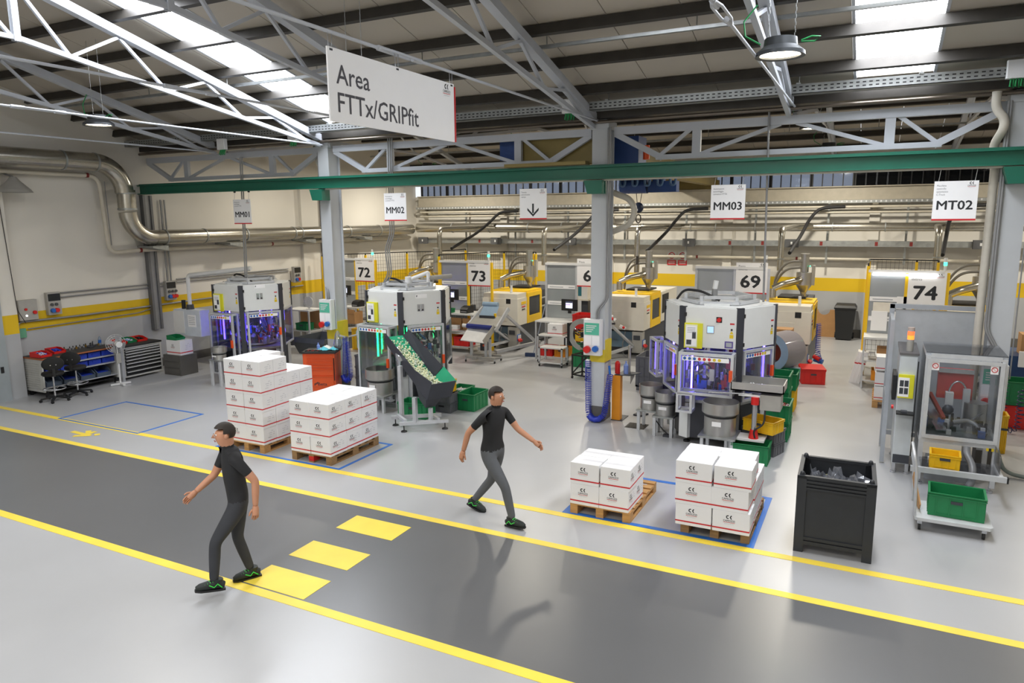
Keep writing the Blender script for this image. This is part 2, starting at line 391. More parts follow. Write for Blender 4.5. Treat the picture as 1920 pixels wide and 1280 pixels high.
# lattice girder along the column row, bay by bay
def girder(x0, x1, lab):
    y = 12.47; t = thing('lattice_girder', lab, 'girder', (0, y, 0), 0, 'lattice girders on the column row')
    MB().bar((x0, 0, 5.25), (x1, 0, 5.25), .10, .13).build('top_chord', STEEL, t)
    MB().bar((x0+.75, 0, 4.77), (x1-.75, 0, 4.77), .09, .08).build('bottom_chord', STEEL, t)
    L = x1-x0
    MB().bar((x0+.02, 0, 5.2), (x0+.85, 0, 4.76), .08, .10).build('end_brace', STEEL, t)
    MB().bar((x1-.02, 0, 5.2), (x1-.85, 0, 4.76), .08, .10).build('end_brace', STEEL, t)
    for k in (1, 3): MB().bar((x0+L*(.25 if k == 1 else .75), 0, 4.77), (x0+L*(.25 if k == 1 else .75), 0, 5.22), .08, .14, up=(1, 0, 0)).build('upright', STEEL, t)
    for a, b in ((.14, .23), (.25, .48), (.52, .75), (.86, .77)):
        lo = a if a in (.14, .25, .86) else b; hi = b if lo == a else a
        if a == .25: lo, hi = .26, .48
        if a == .52: lo, hi = .74, .52
        MB().bar((x0+L*lo, 0, 4.79), (x0+L*hi, 0, 5.2), .05, .06).build('diagonal', STEEL, t)
girder(-16.55, -10.95, 'white lattice girder in the bay by the left wall')
girder(-10.55, -4.66, 'white lattice girder behind the lower edge of the Area sign')
girder(-4.24, 1.50, 'white lattice girder above the MM03 and MT02 signs')
girder(1.85, 7.6, 'white lattice girder right of the right column')
gt = tag(MB().mat(PURL).box(XL+.01, XR, 12.28, 12.66, 5.46, 5.60).mat(M('brown conduit', '#6b6258', .35, .5)).cyl((XL+.01, 12.27, 5.40), (XR, 12.27, 5.40), .03, n=8).build('valley_gutter'), 'dark valley gutter with brown pipe over the white girders', 'gutter')
# perforated cable tray in front of the gutter
tr = thing('cable_tray', 'galvanised perforated cable tray running over the girders', 'cable tray', (0, 12.0, 0))
MB().mat(GALVD).box(XL, 9, -.1, .1, 5.55, 5.56).box(XL, 9, -.1, -.095, 5.55, 5.69).box(XL, 9, .095, .1, 5.55, 5.69).build('tray', None, tr)
sl = MB()
for i in range(300):
    for z in (5.59, 5.64): sl.box(-16.4+i*.085, -16.355+i*.085, -.1015, -.099, z, z+.017)
stuff(sl.build('slots', BLACKP, tr))
for x in (-13.3, -10.2, -7.2, -4.2, -1.2, .4): MB().cyl((x, 0, 5.69), (x, 0, 6.05), .008, n=5).box(x-.03, x+.03, -.11, .11, 5.69, 5.71).build('hanger', GALV, tr)
# junction boxes on the tray
for x, z, lab in ((-4.85, 5.62, 'white junction box with green cables above the coiled hose column'), (1.5, 5.62, 'white junction box with green cables above the right column'), (-13.2, 5.42, 'white junction box with green cables near the left gable'), (-11.1, 5.5, 'small junction box above the tool trolley column')):
    t = thing('junction_box', lab, 'junction box', (x, 11.84, z))
    MB().cbox(-.12, .12, -.05, .05, -.1, .13).build('housing', WHITE, t)
    g = MB()
    for k in range(3): g.tube([(-.06+k*.06, 0, -.1), (-.07+k*.06, -.03, -.2), (-.03+k*.06, -.03, -.22), (-.03+k*.06, 0, -.1)], .012, 5)
    g.build('green_cable', M('green cable', '#1c8a4a', .5), t)

# columns of the row (H sections)
def column(x, lab):
    t = thing('steel_column', lab, 'column', (x, 12.33, 0), 0, 'columns of the middle row')
    MB().mat(COLM).box(-.14, .14, 0, .022, .28, 5.28).box(-.14, .14, .36, .382, .28, 5.28).box(-.012, .10, .022, .36, .28, 5.28).build('shaft', None, t)
    MB().mat(DARKB).box(-.143, .143, -.003, .385, .0, .28).build('base_plinth', None, t)
    MB().mat(M('column yellow', '#d8c02c', .5)).box(-.142, .142, -.003, .024, 1.12, 1.36).box(-.02, .142, .022, .384, 1.12, 1.52).build('yellow_band', None, t)
    MB().mat(COLM).box(-.17, .17, -.02, .42, 5.28, 5.42).box(-.10, .10, .05, .35, 5.42, 5.455).build('head_plate', None, t)
    MB().mat(GREEN).prismy([(-.20, 4.40), (.0, 4.40), (.14, 4.40), (.14, 4.17), (-.13, 4.17)], -.26, 0).build('crane_corbel', None, t)
    return t
column(-10.75, 'grey steel column beside the orange tool trolley'); column(-4.47, 'grey steel column with a coiled blue air hose'); column(1.69, 'grey steel column behind the transparent test enclosure')
# green crane runway beam
t = thing('crane_runway_beam', 'dark green crane runway beam crossing the hall in front of the columns', 'beam', (0, 12.2, 0))
MB().box(XL+.02, XR, -.012, .012, 4.44, 4.62).build('web', GREEN, t)
MB().box(XL+.02, XR, -.09, .09, 4.62, 4.64).box(XL+.02, XR, -.03, .03, 4.64, 4.67).build('top_flange', GREEN, t)
MB().box(XL+.02, XR, -.09, .09, 4.42, 4.44).build('bottom_flange', GREEN, t)
MB().mat(M('pale conduit', '#b8b4a8', .4)).bar((XL+6, .0, 4.405), (XR, .0, 4.405), .05, .03).build('cable_strip', None, t)
# beige runway beam on the back wall
t = thing('crane_runway_beam', 'beige crane runway beam high on the back wall', 'beam', (0, 24.0, 0))
BEI = M('beige paint', '#b3ac9c', .5)
MB().box(-16.2, XR, -.01, .01, 4.22, 4.60).build('web', BEI, t); MB().box(-16.2, XR, -.1, .1, 4.58, 4.61).box(-16.2, XR, -.1, .1, 4.20, 4.22).build('flange', BEI, t)
for x in (-16.1, -12.6, -8.4, -4.36, -.1, 4): MB().prismx([(0, 4.2), (.4, 4.2), (.4, 3.7)], x-.08, x+.08).build('wall_bracket', BEI, t)

# round high-bay lamps on a strut channel
HOUS = M('lamp housing', '#4a4d50', .4, .5); LED = EM('lamp glass', '#fff0d2', 22)
def lamp(x, y, z, zr_, lab, watt=LAMP_NEAR):
    t = thing('high_bay_lamp', lab, 'lamp', (x, y, z), 0, 'round high-bay lamps')
    MB().lathe([(.0, -.0), (.20, 0), (.205, -.03), (.25, -.04), (.245, .0), (.17, .06), (.16, .14), (.0, .15)], n=32).build('housing', HOUS, t)
    MB().lathe([(.20, -.012), (.0, -.012)], n=28).build('lens', LED, t)
    for s in (-.13, .13):
        c = MB()
        k = int((zr_-z-.17)/.035)
        for i in range(k): c.tube([(s+(.008 if i % 2 else 0), (0 if i % 2 else .008), z_) for z_ in (.15+i*.035, .15+(i+1)*.035)], .005, 4)
        c.build('chain', GALV, t)
    MB().tube([(.2, 0, .1), (.3, 0, .13), (.38, 0, .12), (.33, 0, .08), (.2, 0, .09)], .009, 5).tube([(-.2, 0, .1), (-.36, 0, .2), (-.38, 0, .35), (-.25, 0, .5)], .009, 5).build('green_cable', M('green cable'), t)
    li = bpy.data.lights.new('lamp_light', 'AREA'); li.shape = 'DISK'; li.size = .36; li.energy = watt; li.color = (1, .93, .80)
    lo = bpy.data.objects.new('lamp_light', li); C.objects.link(lo); lo.parent = t; lo.location = (0, 0, -.045)
for x, lab in ((-12.2, 'round high-bay lamp near the left gable wall'), (-6.6, 'round high-bay lamp hidden beyond the Area sign'), (-1.033, 'large round high-bay lamp on chains at upper right'), (5.2, 'round high-bay lamp right of the view')): lamp(x, 8.3, 5.44, 6.86, lab)
for x, lab in ((-13.9, 'far bay round lamp by the left wall'), (-7.69, 'far bay round lamp seen through the girder left of the coiled hose column'), (-1.30, 'far bay round lamp seen through the girder above the MM03 sign'), (5, 'far bay round lamp right of the view')): lamp(x, 16.0, 5.5, 6.1, lab, LAMP_FAR)
for i, x in enumerate((-13.9, -7.69, -1.3, 5)): lamp(x, 21.2, 5.5, 5.9, '%s round lamp of the row nearest the back wall' % ('leftmost', 'second', 'third', 'rightmost')[i], LAMP_FAR*2.1)
for i, x in enumerate((-7.95, -1.245, 5.2)):
    lamp(x, 1.0, 6.4, 7.2, '%s added unseen round lamp above and behind the viewer' % ('left', 'middle', 'right')[i], 100)  # unseen row, added to light the faces turned to the viewer
    lamp(x, -5.5, 5.2, 5.9, '%s added unseen round lamp of the row farthest behind the viewer' % ('left', 'middle', 'right')[i], 100)  # second unseen row, added for more light on those faces
for y, z, lab in ((10.0, 6.2, 'galvanised strut channel crossing the near roof trusses'), (16.0, 6.12, 'galvanised strut channel carrying the far row of lamps'), (21.2, 5.95, 'galvanised strut channel carrying the lamps nearest the back wall'), (1.0, 7.2, 'galvanised strut channel of the added lamps above the viewer'), (-5.5, 5.9, 'galvanised strut channel of the added lamps behind the viewer')):
    t = thing('lamp_rail', lab, 'rail', (0, y, z))
    MB().bar((XL+.3, 0, 0), (XR-.5, 0, 0), .06, .045).build('channel', GALV, t)
    for i in range(11): MB().cyl((-15.2+i*2.15, 0, 0), (-15.2+i*2.15, 0, zr(y)-z-.02), .009, n=5).build('hanger_rod', GALV, t)
# ================================================================== SERVICES ON THE WALLS
ZINC = M('spiral duct zinc', '#b5b1a6', .26, .9, var=.08, scale=4, stretch=(6, 6, 6))
PIPEC = M('cream pipe', '#c9c2b2', .4, var=.05)
GREYC = M('grey conduit', '#8e8f90', .4, .3, var=.06)
REDC = M('red clamp', '#7a2420', .5); HOSE = M('grey hose', '#7d7a74', .5); BLKC = M('black cable', '#1c1c1e', .55)
duct = thing('ventilation_duct', 'large zinc ventilation duct with elbows along the left wall', 'duct', (0, 0, 0))
X = -16.1
MB().cyl((X, -2, 5.1), (X, 10.75, 5.1), .205, n=20).build('straight_run', ZINC, duct)
MB().tube([(X, 11.42-.67+.67*math.sin(a), 5.1-.67+.67*math.cos(a)) for a in [R(9*i) for i in range(11)]], .205, 20).build('elbow', ZINC, duct)
MB().cyl((X, 11.46, 4.5), (X, 11.46, 4.02), .205, n=20).build('straight_run', ZINC, duct)
MB().tube([(X, 12.1-.64*math.cos(a), 3.98-.62*math.sin(a)) for a in [R(9*i) for i in range(11)]], [.205-.002*i for i in range(11)], 20).build('elbow', ZINC, duct)
MB().cyl((X, 12.1, 3.36), (X, 23.3, 3.36), .185, n=20).build('straight_run', ZINC, duct)
for y in (6.5, 8.4, 10.0, 10.75): MB().cyl((X, y-.02, 5.1), (X, y+.02, 5.1), .217, n=20).build('joint_ring', GALVD, duct)
for z in (4.42, 4.05): MB().cyl((X, 11.46, z-.02), (X, 11.46, z+.02), .217, n=20).build('joint_ring', GALVD, duct)
for y in (12.4, 13.6, 15.0, 16.9, 17.2, 19.5, 21.2): MB().cyl((X, y-.02, 3.36), (X, y+.02, 3.36), .197, n=20).build('joint_ring', GALVD, duct)
for y in (12.2, 14.6, 17.6, 20.5): MB().prismx([(y-.22, 3.15), (y+.22, 3.15), (y+.22, 3.02), (y-.22, 3.10)], XL, X+.1).build('duct_bracket', GALVD, duct)
d2 = thing('ventilation_duct', 'zinc extraction duct with branch pipes along the back wall', 'duct', (0, 23.6, 3.41))
MB().cyl((-16.0, 0, .0), (-8.2, 0, .0), .175, n=18).build('straight_run', ZINC, d2)
MB().cyl((-8.2, 0, 0), (-7.9, 0, 0), .175, .125, n=18).build('reducer', ZINC, d2)
MB().cyl((-7.9, 0, 0), (5, 0, 0), .125, n=18).build('straight_run', ZINC, d2)
for x in (-14.4, -12.8, -11.2, -9.9, -9.3, -8.2): MB().cyl((x-.02, 0, 0), (x+.02, 0, 0), .187, n=18).build('joint_ring', GALVD, d2)
for x in (-7.0, -5.4, -4.6, -3.4, -1.2, .2, 1.7): MB().cyl((x-.015, 0, 0), (x+.015, 0, 0), .136, n=18).build('joint_ring', GALVD, d2)
for x, zb_ in ((-13.05, 2.2), (-9.22, 2.3), (-6.24, 2.15), (-2.27, 2.3), (1.35, 2.4)):
    r = .08
    MB().tube(rounded([(x+.5, -.1, 0), (x+.1, -.6, .02), (x, -3.1, 0), (x, -3.1, zb_-3.41)], .22), r, 12).build('branch_pipe', ZINC, d2)
    MB().cyl((x, -3.1, zb_-3.41+.3), (x, -3.1, zb_-3.41+.33), r+.012, n=12).build('joint_ring', GALVD, d2)
t = thing('wall_pipe', 'cream air pipe running low along the back wall', 'pipe', (0, 24.2, 2.43))
MB().cyl((-15.8, 0, 0), (XR, 0, 0), .048, n=10).build('pipe_run', PIPEC, t)
for x in (-14.2, -11.5, -7.4, -5.3, -2.2, 1.6): MB().cyl((x-.03, 0, 0), (x+.03, 0, 0), .054, n=10).build('red_ring', REDC, t)
for z, r, y in ((4.0, .035, 23.8), (3.84, .03, 23.8)):
    t = tag(MB().cyl((-16, y, z), (XR, y, z), r, n=8).build('wall_pipe', PIPEC), 'upper of two thin cream pipes under the back runway beam' if z > 3.9 else 'lower of two thin cream pipes under the back runway beam', 'pipe')
t = thing('cable_tray', 'ribbed cable tray below the beige runway beam on the back wall', 'cable tray', (0, 23.9, 4.11))
MB().box(-16.2, XR, -.1, .1, 0, .01).box(-16.2, XR, -.105, -.095, 0, .085).build('tray', GALVD, t)
b = MB()
for i in range(150): b.box(-16.1+i*.13, -16.06+i*.13, -.109, -.104, .02, .07)
stuff(b.build('slots', M('pale slot', '#d6d8da', .4), t))
t = thing('busbar_trunking', 'galvanised busbar trunking with tap-off boxes along the back wall', 'trunking', (0, 23.9, 2.91))
MB().box(-16, XR, -.05, .05, -.085, .085).build('trunking', GALVD, t)
for x in (-15.9, -12.67, -9.67, -5.5, -2.33, 2.6): MB().cbox(x-.2, x+.2, -.16, -.05, -.12, .13).mat(WHITE).box(x-.03, x+.02, -.163, -.16, -.03, .05).build('tap_off_box', M('grey box', '#57585a', .5), t)
for x in (-13.4, -11.2, -8.6, -6.6, -4.2, -3.2, -1.5, .0, .9): MB().box(x-.04, x+.04, -.053, -.05, -.06, .06).build('joint_label', REDC, t)
for i, x in enumerate((-14.1, -11.99, -9.88, -7.77, -5.66, -3.46, -1.35, .76, 2.9)):
    tag(MB().box(x-.03, x+.03, 24.05, 24.1, 2.3, 4.2).build('support_strut', GALVD), 'galvanised strut %s of the row carrying the back wall pipes' % ('first second third fourth fifth sixth seventh eighth ninth'.split()[i]+' from the left'), 'strut', 'pipe supports on the back wall')
for i, x in enumerate((-12.8, -9.0, -6.0, -2.0, 1.6)):
    o = MB().tube(rounded([(x+1.1, 23.75, 4.0), (x+.4, 23.6, 3.98), (x+.15, 23.3, 3.6), (x+.05, 22.4, 3.2), (x-.1, 21, 2.75)], .5), .05, 8).build('bent_hose', BLKC)
    tag(o, '%s black hose bending down from the upper back wall pipe' % ('leftmost', 'second from the left', 'middle', 'second from the right', 'rightmost')[i], 'hose', 'hoses above the presses')
# left wall pipes and boxes
t = thing('wall_pipe', 'white pipe running down beside the zinc duct elbow', 'pipe', (-16.38, 0, 0))
MB().tube(rounded([(0, -2, 4.82), (0, 11.0, 4.82), (0, 11.08, 3.0), (0, 11.6, 3.05), (0, 23.6, 3.05)], .28), .05, 10).build('pipe_run', PIPEC, t)
MB().tube([(-.1, 11.2, 4.7), (-.1, 11.22, 3.2)], .012, 6).build('drip_tube', GREYC, t)
for y, z in ((10.72, 4.82), (11.9, 3.05), (16.3, 3.05)): MB().cyl((0, y-.03, z), (0, y+.03, z), .057, n=10).build('red_ring', REDC, t)
t = thing('wall_post', 'pair of dark steel posts on the left wall beside the twin conduits', 'post', (-16.5, 12.28, 0))
MB().box(-.08, .05, -.13, -.07, 1.0, 4.4).build('post', M('dull steel', '#6f7072', .5, .4), t); MB().box(-.08, .05, .07, .13, 1.0, 4.4).build('post', M('dull steel'), t); MB().box(-.09, .02, -.07, .07, 1.0, 4.4).build('infill', GREYC, t)
def conduit(name_lab, pts, r=.014, clip=None, m=GREYC):
    t = tag(MB().tube(rounded(pts, .1), r, 6).build('conduit', m), name_lab, 'conduit'); return t
for i, (a, b) in enumerate(((2.17, 2.17), (2.07, 2.09))): conduit('%s conduit of the pair between the two left wall socket panels' % ('upper', 'lower')[i], [(-16.56, 9.92, a), (-16.56, 12.58, b)], .018)
conduit('long grey conduit crossing the yellow band on the left wall', [(-16.54, 8.92, 1.40), (-16.54, 8.92, 1.62), (-16.54, 10.2, 1.6), (-16.54, 17.7, 1.66)], .024)
conduit('thin grey conduit below the yellow wall band', [(-16.55, 9.12, 1.45), (-16.55, 11.8, 1.48), (-16.55, 12.2, 1.55)], .014)
for i, y in enumerate((12.72, 12.83)): conduit('%s of two upright conduits dropping to the left wall socket panel' % ('nearer', 'farther')[i], [(-16.55, y, 4.3), (-16.55, y, 2.2)], .022)
for i, (a, b) in enumerate(((2.24, 2.24), (2.16, 2.17))): conduit('%s conduit of the pair running to the far left wall socket panel' % ('upper', 'lower')[i], [(-16.56, 13.0, a), (-16.56, 17.1, b)], .018)
conduit('upright brown conduit on the pilaster at the far end of the left wall', [(-16.44, 18.6, 4.8), (-16.44, 18.6, 1.0)], .03, m=M('brown conduit'))
conduit('thin cable running down the near pilaster of the left wall', [(-16.38, 8.75, 4.6), (-16.38, 8.86, 1.9), (-16.38, 9.0, 1.6)], .008, m=BLKC)
SOCK = M('socket panel grey', '#a2a09a', .5); RED = M('red plastic', '#cc1f1c', .4); BLU = M('blue plastic', '#2262b4', .4); ORG = M('orange plastic', '#e2521c', .4)
def socket_panel(x, y, z, lab, n=2, kind=0):
    t = thing('socket_unit', lab, 'socket panel', (x, y, z), R(90))       # local -Y faces the hall
    MB().cbox(-.15, .15, -.12, 0, -.25, .25, .012).build('housing', SOCK, t)
    MB().box(-.135, .135, -.126, -.12, .06, .22).build('fuse_window', M('smoked window', '#2a2c2e', .2), t)
    for k in range(n): MB().cyl((-.07+.1*k, -.12, -.02), (-.07+.1*k, -.145, -.02), .035, n=10).build('socket', M('dark socket', '#4a4b4c', .5), t)
    cols = [BLU, RED, RED][:2+kind]
    for k, m in enumerate(cols): MB().cyl((-.07+.09*k, -.12, -.15), (-.07+.09*k, -.18, -.15), .048, n=12).build('plug_socket', m, t)
    return t
socket_panel(-16.6, 9.72, 1.95, 'grey socket panel with blue and red sockets above the workbench')
socket_panel(-16.6, 12.76, 1.96, 'grey socket panel with two red sockets below the twin conduits', 3, 1)
socket_panel(-16.48, 17.3, 2.05, 'grey socket panel far along the left wall beyond the machine')
t = thing('control_box', 'light grey wall control box with red buttons by the sliding door', 'control box', (-16.6, 9.13, 1.87), R(90))
MB().cbox(-.2, .2, -.14, 0, -.22, .22, .012).build('housing', SOCK, t)
MB().cyl((-.06, -.14, .02), (-.06, -.17, .02), .028, n=10).build('button', RED, t); MB().cyl((.12, -.14, -.06), (.12, -.18, -.06), .04, n=12).build('emergency_stop', RED, t)
MB().cyl((-.05, -.14, -.12), (-.05, -.15, -.12), .02, n=8).build('white_lamp', EM('white pilot', '#ffffff', 3), t)
t = thing('call_point', 'small green alarm box on the grey wall below the band', 'alarm box', (-16.6, 9.0, 1.37), R(90)); MB().cbox(-.08, .08, -.06, 0, -.1, .1).build('housing', M('green enamel', '#5f9c7c', .5), t)
t = thing('floodlight', 'grey cone floodlight high on the left wall', 'floodlight', (-16.2, 9.0, 4.5))
MB().lathe([(.34, -.12), (.30, -.06), (.12, .12), (.06, .2)], n=20).build('shade', SOCK, t); MB().cyl((0, 0, .2), (-.39, 0, .3), .02, n=6).build('arm', GREYC, t)
# prohibition boards on the back wall
for i, x in enumerate((-6.2, -5.83)):
    t = thing('prohibition_sign', '%s red and white prohibition sign on the back wall' % ('left', 'right')[i], 'sign', (x, 24.38, 2.34), 0)
    MB().box(-.15, .15, 0, .01, -.02, .24).build('plate', WHITE, t)
    c = MB().tube([(.1*math.cos(a), -.004, .11+.1*math.sin(a)) for a in [2*PI*k/20 for k in range(20)]], .014, 4, closed=True); c.bar((-.07, -.004, .18), (.07, -.004, .04), .02, .01); c.mat(REDP); c.build('red_ring', REDP, t)
    MB().box(-.15, .15, 0, .01, -.21, -.04).build('text_plate', REDP, t)
    b = MB()
    for k in range(3): b.box(-.11, .11, -.002, 0, -.09-.04*k, -.075-.04*k)
    b.build('text_line', WHITE, t)

# ================================================================== HANGING SIGNS
SIGNW = M('sign white', '#f3f3f4', .45, var=.01); WIRE = M('steel wire', '#b9bbbd', .4, .5)
def hanging_sign(x, zt_, lines, big, lab):
    w = .545; t = thing('hanging_sign', lab, 'sign', (x, 12.2, zt_), 0, 'square signs hanging on the green beam')
    MB().box(0, w, -.006, .006, -w, 0).build('board', SIGNW, t)
    MB().box(0, w, -.008, .008, -w-.012, -w+.012).build('red_edge', REDP, t)
    for xx in (.05, w-.05): MB().cyl((xx, 0, -.01), (xx+.02, 0, 4.41-zt_), .004, n=5).build('wire', WIRE, t); 
    for xx in (.05, w-.05): MB().cyl((xx+.02, 0, 4.39-zt_), (xx+.02, 0, 4.418-zt_), .025, n=8).build('hook', BLACKP, t)
    p = MB()
    for i, s in enumerate(lines): put_text(p, s, .035, -.075-.042*i, .026, M('dark grey print', '#5b5e63', .6), None, 0, -.007)
    put_logo(p, w-.085, -.075, .10, -.007)
    if big: put_text(p, big, w/2, -.40, .125, INK, .44, .024, -.007, 'c')
    else:
        p.mat(INK)
        p.add([(.255, -.007, -.27), (.29, -.007, -.27), (.29, -.007, -.44), (.255, -.007, -.44)], [(0, 3, 2, 1)])
        for s in (-1, 1): q = [(.2725, -.505), (.2725, -.46), (.2725+s*.115, -.345), (.2725+s*.115, -.39)]; p.add([(a, -.007, b) for a, b in q], [(0, 1, 2, 3) if s > 0 else (3, 2, 1, 0)])
    p.build('print', None, t)
au = ['Automazione', 'assemblaggio', 'connettori FTTX']
hanging_sign(-13.38, 4.235, au, 'MM01', 'white hanging sign reading MM01')
hanging_sign(-9.08, 4.28, au, 'MM02', 'white hanging sign reading MM02')
hanging_sign(-5.98, 4.29, ['Transito', 'entrata/uscita', 'stampo'], None, 'white hanging sign with a black down arrow')
hanging_sign(-2.48, 4.265, au, 'MM03', 'white hanging sign reading MM03')
hanging_sign(.69, 4.23, ['Macchina', 'controllo', 'automatico', 'C-Truck'], 'MT02', 'white hanging sign reading MT02')
t = thing('area_sign', 'large white Area FTTx/GRIPfit sign hanging from a tie rod', 'sign', (-4.49, 5.27, 5.29), R(90))
MB().box(0, 2.16, -.008, .008, -.645, 0).build('board', SIGNW, t)
MB().box(2.16, 2.175, -.02, .02, -.645, -.03).build('red_edge', REDP, t)
p = MB(); G = M('sign grey ink', '#45444a', .6)
put_text(p, 'Area', .105, -.302, .172, G, .485, .008, -.0095); put_text(p, 'FTTx/GRIPfit', .115, -.552, .176, G, 1.30, .008, -.0095)
put_logo(p, 2.0, -.115, .155, -.0095); p.build('print', None, t)
for x in (.05, 1.06, 2.11):
    MB().tube([(x-.02, 0, -.02), (x-.03, 0, .13), (x+.03, 0, .13), (x+.02, 0, -.02)], .004, 4).build('wire', WIRE, t); MB().box(x-.02, x+.02, -.011, .011, -.03, -.012).build('grommet', BLACKP, t)

# ================================================================== COLUMN FITTINGS
def socket_box(x, z, lab):
    t = thing('socket_box', lab, 'socket box', (x, 12.32, z), 0, 'socket boxes on the columns')
    MB().cbox(-.165, .165, -.16, 0, -.33, .33, .02).build('housing', WHITE, t)
    p = MB().mat(M('green label', '#58b79b', .5)).box(-.14, .14, -.163, -.16, .05, .27).mat(WHITE)
    for k in range(4): p.box(-.11, .09-.03*k, -.165, -.163, .21-.035*k, .225-.035*k)
    p.build('green_label', None, t)
    MB().box(-.15, -.01, -.163, -.16, -.14, .03).build('socket_plate', SIGNW, t); MB().box(.01, .15, -.163, -.16, -.14, .03).build('socket_plate', SIGNW, t)
    MB().cyl((-.08, -.16, -.22), (-.08, -.22, -.22), .065, n=14).build('red_socket', RED, t); MB().cyl((.08, -.16, -.2), (.08, -.22, -.2), .055, n=14).build('blue_socket', BLU, t)
socket_box(-10.78, 1.69, 'white socket box with red and blue plugs on the column by the orange trolley')
socket_box(-4.52, 1.60, 'white socket box with red and blue plugs on the column with the coiled hose')
socket_box(1.66, 1.28, 'white socket box with green label on the right column')
for x, s in ((-10.93, 0), (-10.97, 1)): conduit('%s bent conduit on the column by the orange trolley' % ('inner', 'outer')[s], [(x, 12.42, 5.2), (x, 12.42, 2.45), (x+.18, 12.28, 2.15), (x+.18, 12.28, 2.02)], .016)
for x, s in ((-4.30, 0), (-4.26, 1)): conduit('%s bent conduit on the column with the coiled hose' % ('inner', 'outer')[s], [(x, 12.30, 5.3), (x, 12.30, 2.3), (x-.17, 12.27, 2.1), (x-.17, 12.27, 1.93)], .016)
for x, s in ((1.50, 0), (1.53, 1)): conduit('%s bent conduit beside the right column' % ('inner', 'outer')[s], [(x, 12.30, 5.3), (x, 12.30, 2.1), (x+.16, 12.26, 1.8), (x+.16, 12.26, 1.62)], .022)
conduit('thin cable on the right flank of the right column', [(1.86, 12.3, 5.0), (1.86, 12.3, 1.4)], .010)
DR = M('cream drain pipe', '#c3beb2', .4)
tag(MB().tube(rounded([(1.34, 12.2, 5.42), (1.34, 12.2, 5.2), (1.46, 12.2, 5.05), (1.46, 12.2, 4.92), (1.38, 12.40, 4.72), (1.43, 12.42, 4.5), (1.43, 12.42, 0)], .12), .058, 12).build('drain_pipe', DR), 'cream drain pipe with an S bend beside the right column', 'drain pipe')
tag(MB().tube(rounded([(-4.5, 12.80, 5.2), (-4.5, 12.80, 4.25), (-4.0, 12.66, 4.08), (-3.88, 12.6, 3.88), (-4.0, 12.66, 3.62), (-4.5, 12.80, 3.45), (-4.55, 12.80, 0)], .14), .055, 12).build('drain_pipe', DR), 'cream drain pipe with a curved elbow behind the coiled hose column', 'drain pipe')
tag(MB().tube(rounded([(-11.15, 12.6, 5.4), (-11.15, 12.6, 5.0), (-10.98, 12.7, 4.75), (-10.98, 12.7, 2.0)], .15), .06, 12).build('drain_pipe', DR), 'cream drain pipe with an elbow behind the left column', 'drain pipe')
SPI = M('blue coil hose', '#2336a8', .35)
def coil(path, r, pitch, tr=.008):
    P = [Vector(p) for p in rounded(path, .25, 10)]; o = []; acc = 0
    for a, b in zip(P, P[1:]):
        L = (b-a).length; k = max(1, int(L/pitch*8)); T = (b-a).normalized(); u = Vector((0, 1, 0)); sd = T.cross(u).normalized(); uu = sd.cross(T)
        for i in range(k):
            q = a+(b-a)*i/k; acc += 2*PI*(L/k)/pitch; o.append(q+sd*r*math.cos(acc)+uu*r*math.sin(acc))
    return o
t = thing('coil_hose', 'blue coiled air hose looped low around the middle column', 'hose', (0, 0, 0))
MB().tube(coil([(-4.64, 12.3, 1.15), (-4.62, 12.3, .10), (-4.46, 12.22, .03), (-4.30, 12.26, .10), (-4.2, 12.3, .92)], .055, .034), .0075, 5).build('coil', SPI, t)
MB().tube([(-4.58, 12.18, .13), (-4.53, 12.18, .07), (-4.45, 12.18, .05), (-4.37, 12.18, .07), (-4.32, 12.18, .13)], .05, 10).build('hose_bend', SPI, t)
MB().cyl((-4.2, 12.28, .92), (-4.22, 12.28, 1.08), .022, n=8).build('air_gun', BLU, t); MB().box(-4.67, -4.60, 12.26, 12.33, 1.02, 1.16).build('valve', WHITE, t)
MB().tube([(-4.62, 12.27, 1.1), (-4.6, 12.27, 1.27), (-4.42, 12.25, 1.35), (-4.36, 12.26, 1.5)], .006, 5).build('cable', BLKC, t)
t = thing('coil_hose', 'blue coiled air hose hanging behind the orange tool trolley', 'hose', (0, 0, 0))
MB().tube(coil([(-10.36, 12.3, 1.2), (-10.42, 12.3, .28), (-10.32, 12.3, .2), (-10.24, 12.3, .35), (-10.30, 12.3, 1.1)], .05, .034), .0075, 5).build('coil', SPI, t); MB().tube([(-10.44, 12.25, .34), (-10.40, 12.25, .24), (-10.33, 12.25, .21), (-10.26, 12.25, .27)], .05, 10).build('hose_bend', SPI, t); MB().bar((-10.36, 12.3, 1.2), (-10.62, 12.36, 1.22), .03).build('hook', ALU, t)
# conduits dropping to the machines
for i, dx in enumerate((-.05, 0, .05)): conduit('%s of three conduits dropping to the MM02 machine' % ('left', 'middle', 'right')[i], [(-9.0+dx, 12.36, 5.4), (-9.03+dx, 12.36, 3.45), (-9.17+dx, 12.36, 3.15), (-9.12+dx, 12.36, 2.62), (-9.3+dx, 12.4, 2.40)], .013)
for i, dx in enumerate((-.03, .03)): conduit('%s of two conduits dropping to the MM01 machine' % ('left', 'right')[i], [(-13.2+dx, 12.36, 5.2), (-13.26+dx, 12.36, 3.7), (-13.31+dx, 12.36, 2.4)], .016)
conduit('single upright conduit dropping to the MM03 machine', [(-1.66, 12.38, 5.45), (-1.60, 12.38, 2.36)], .018)
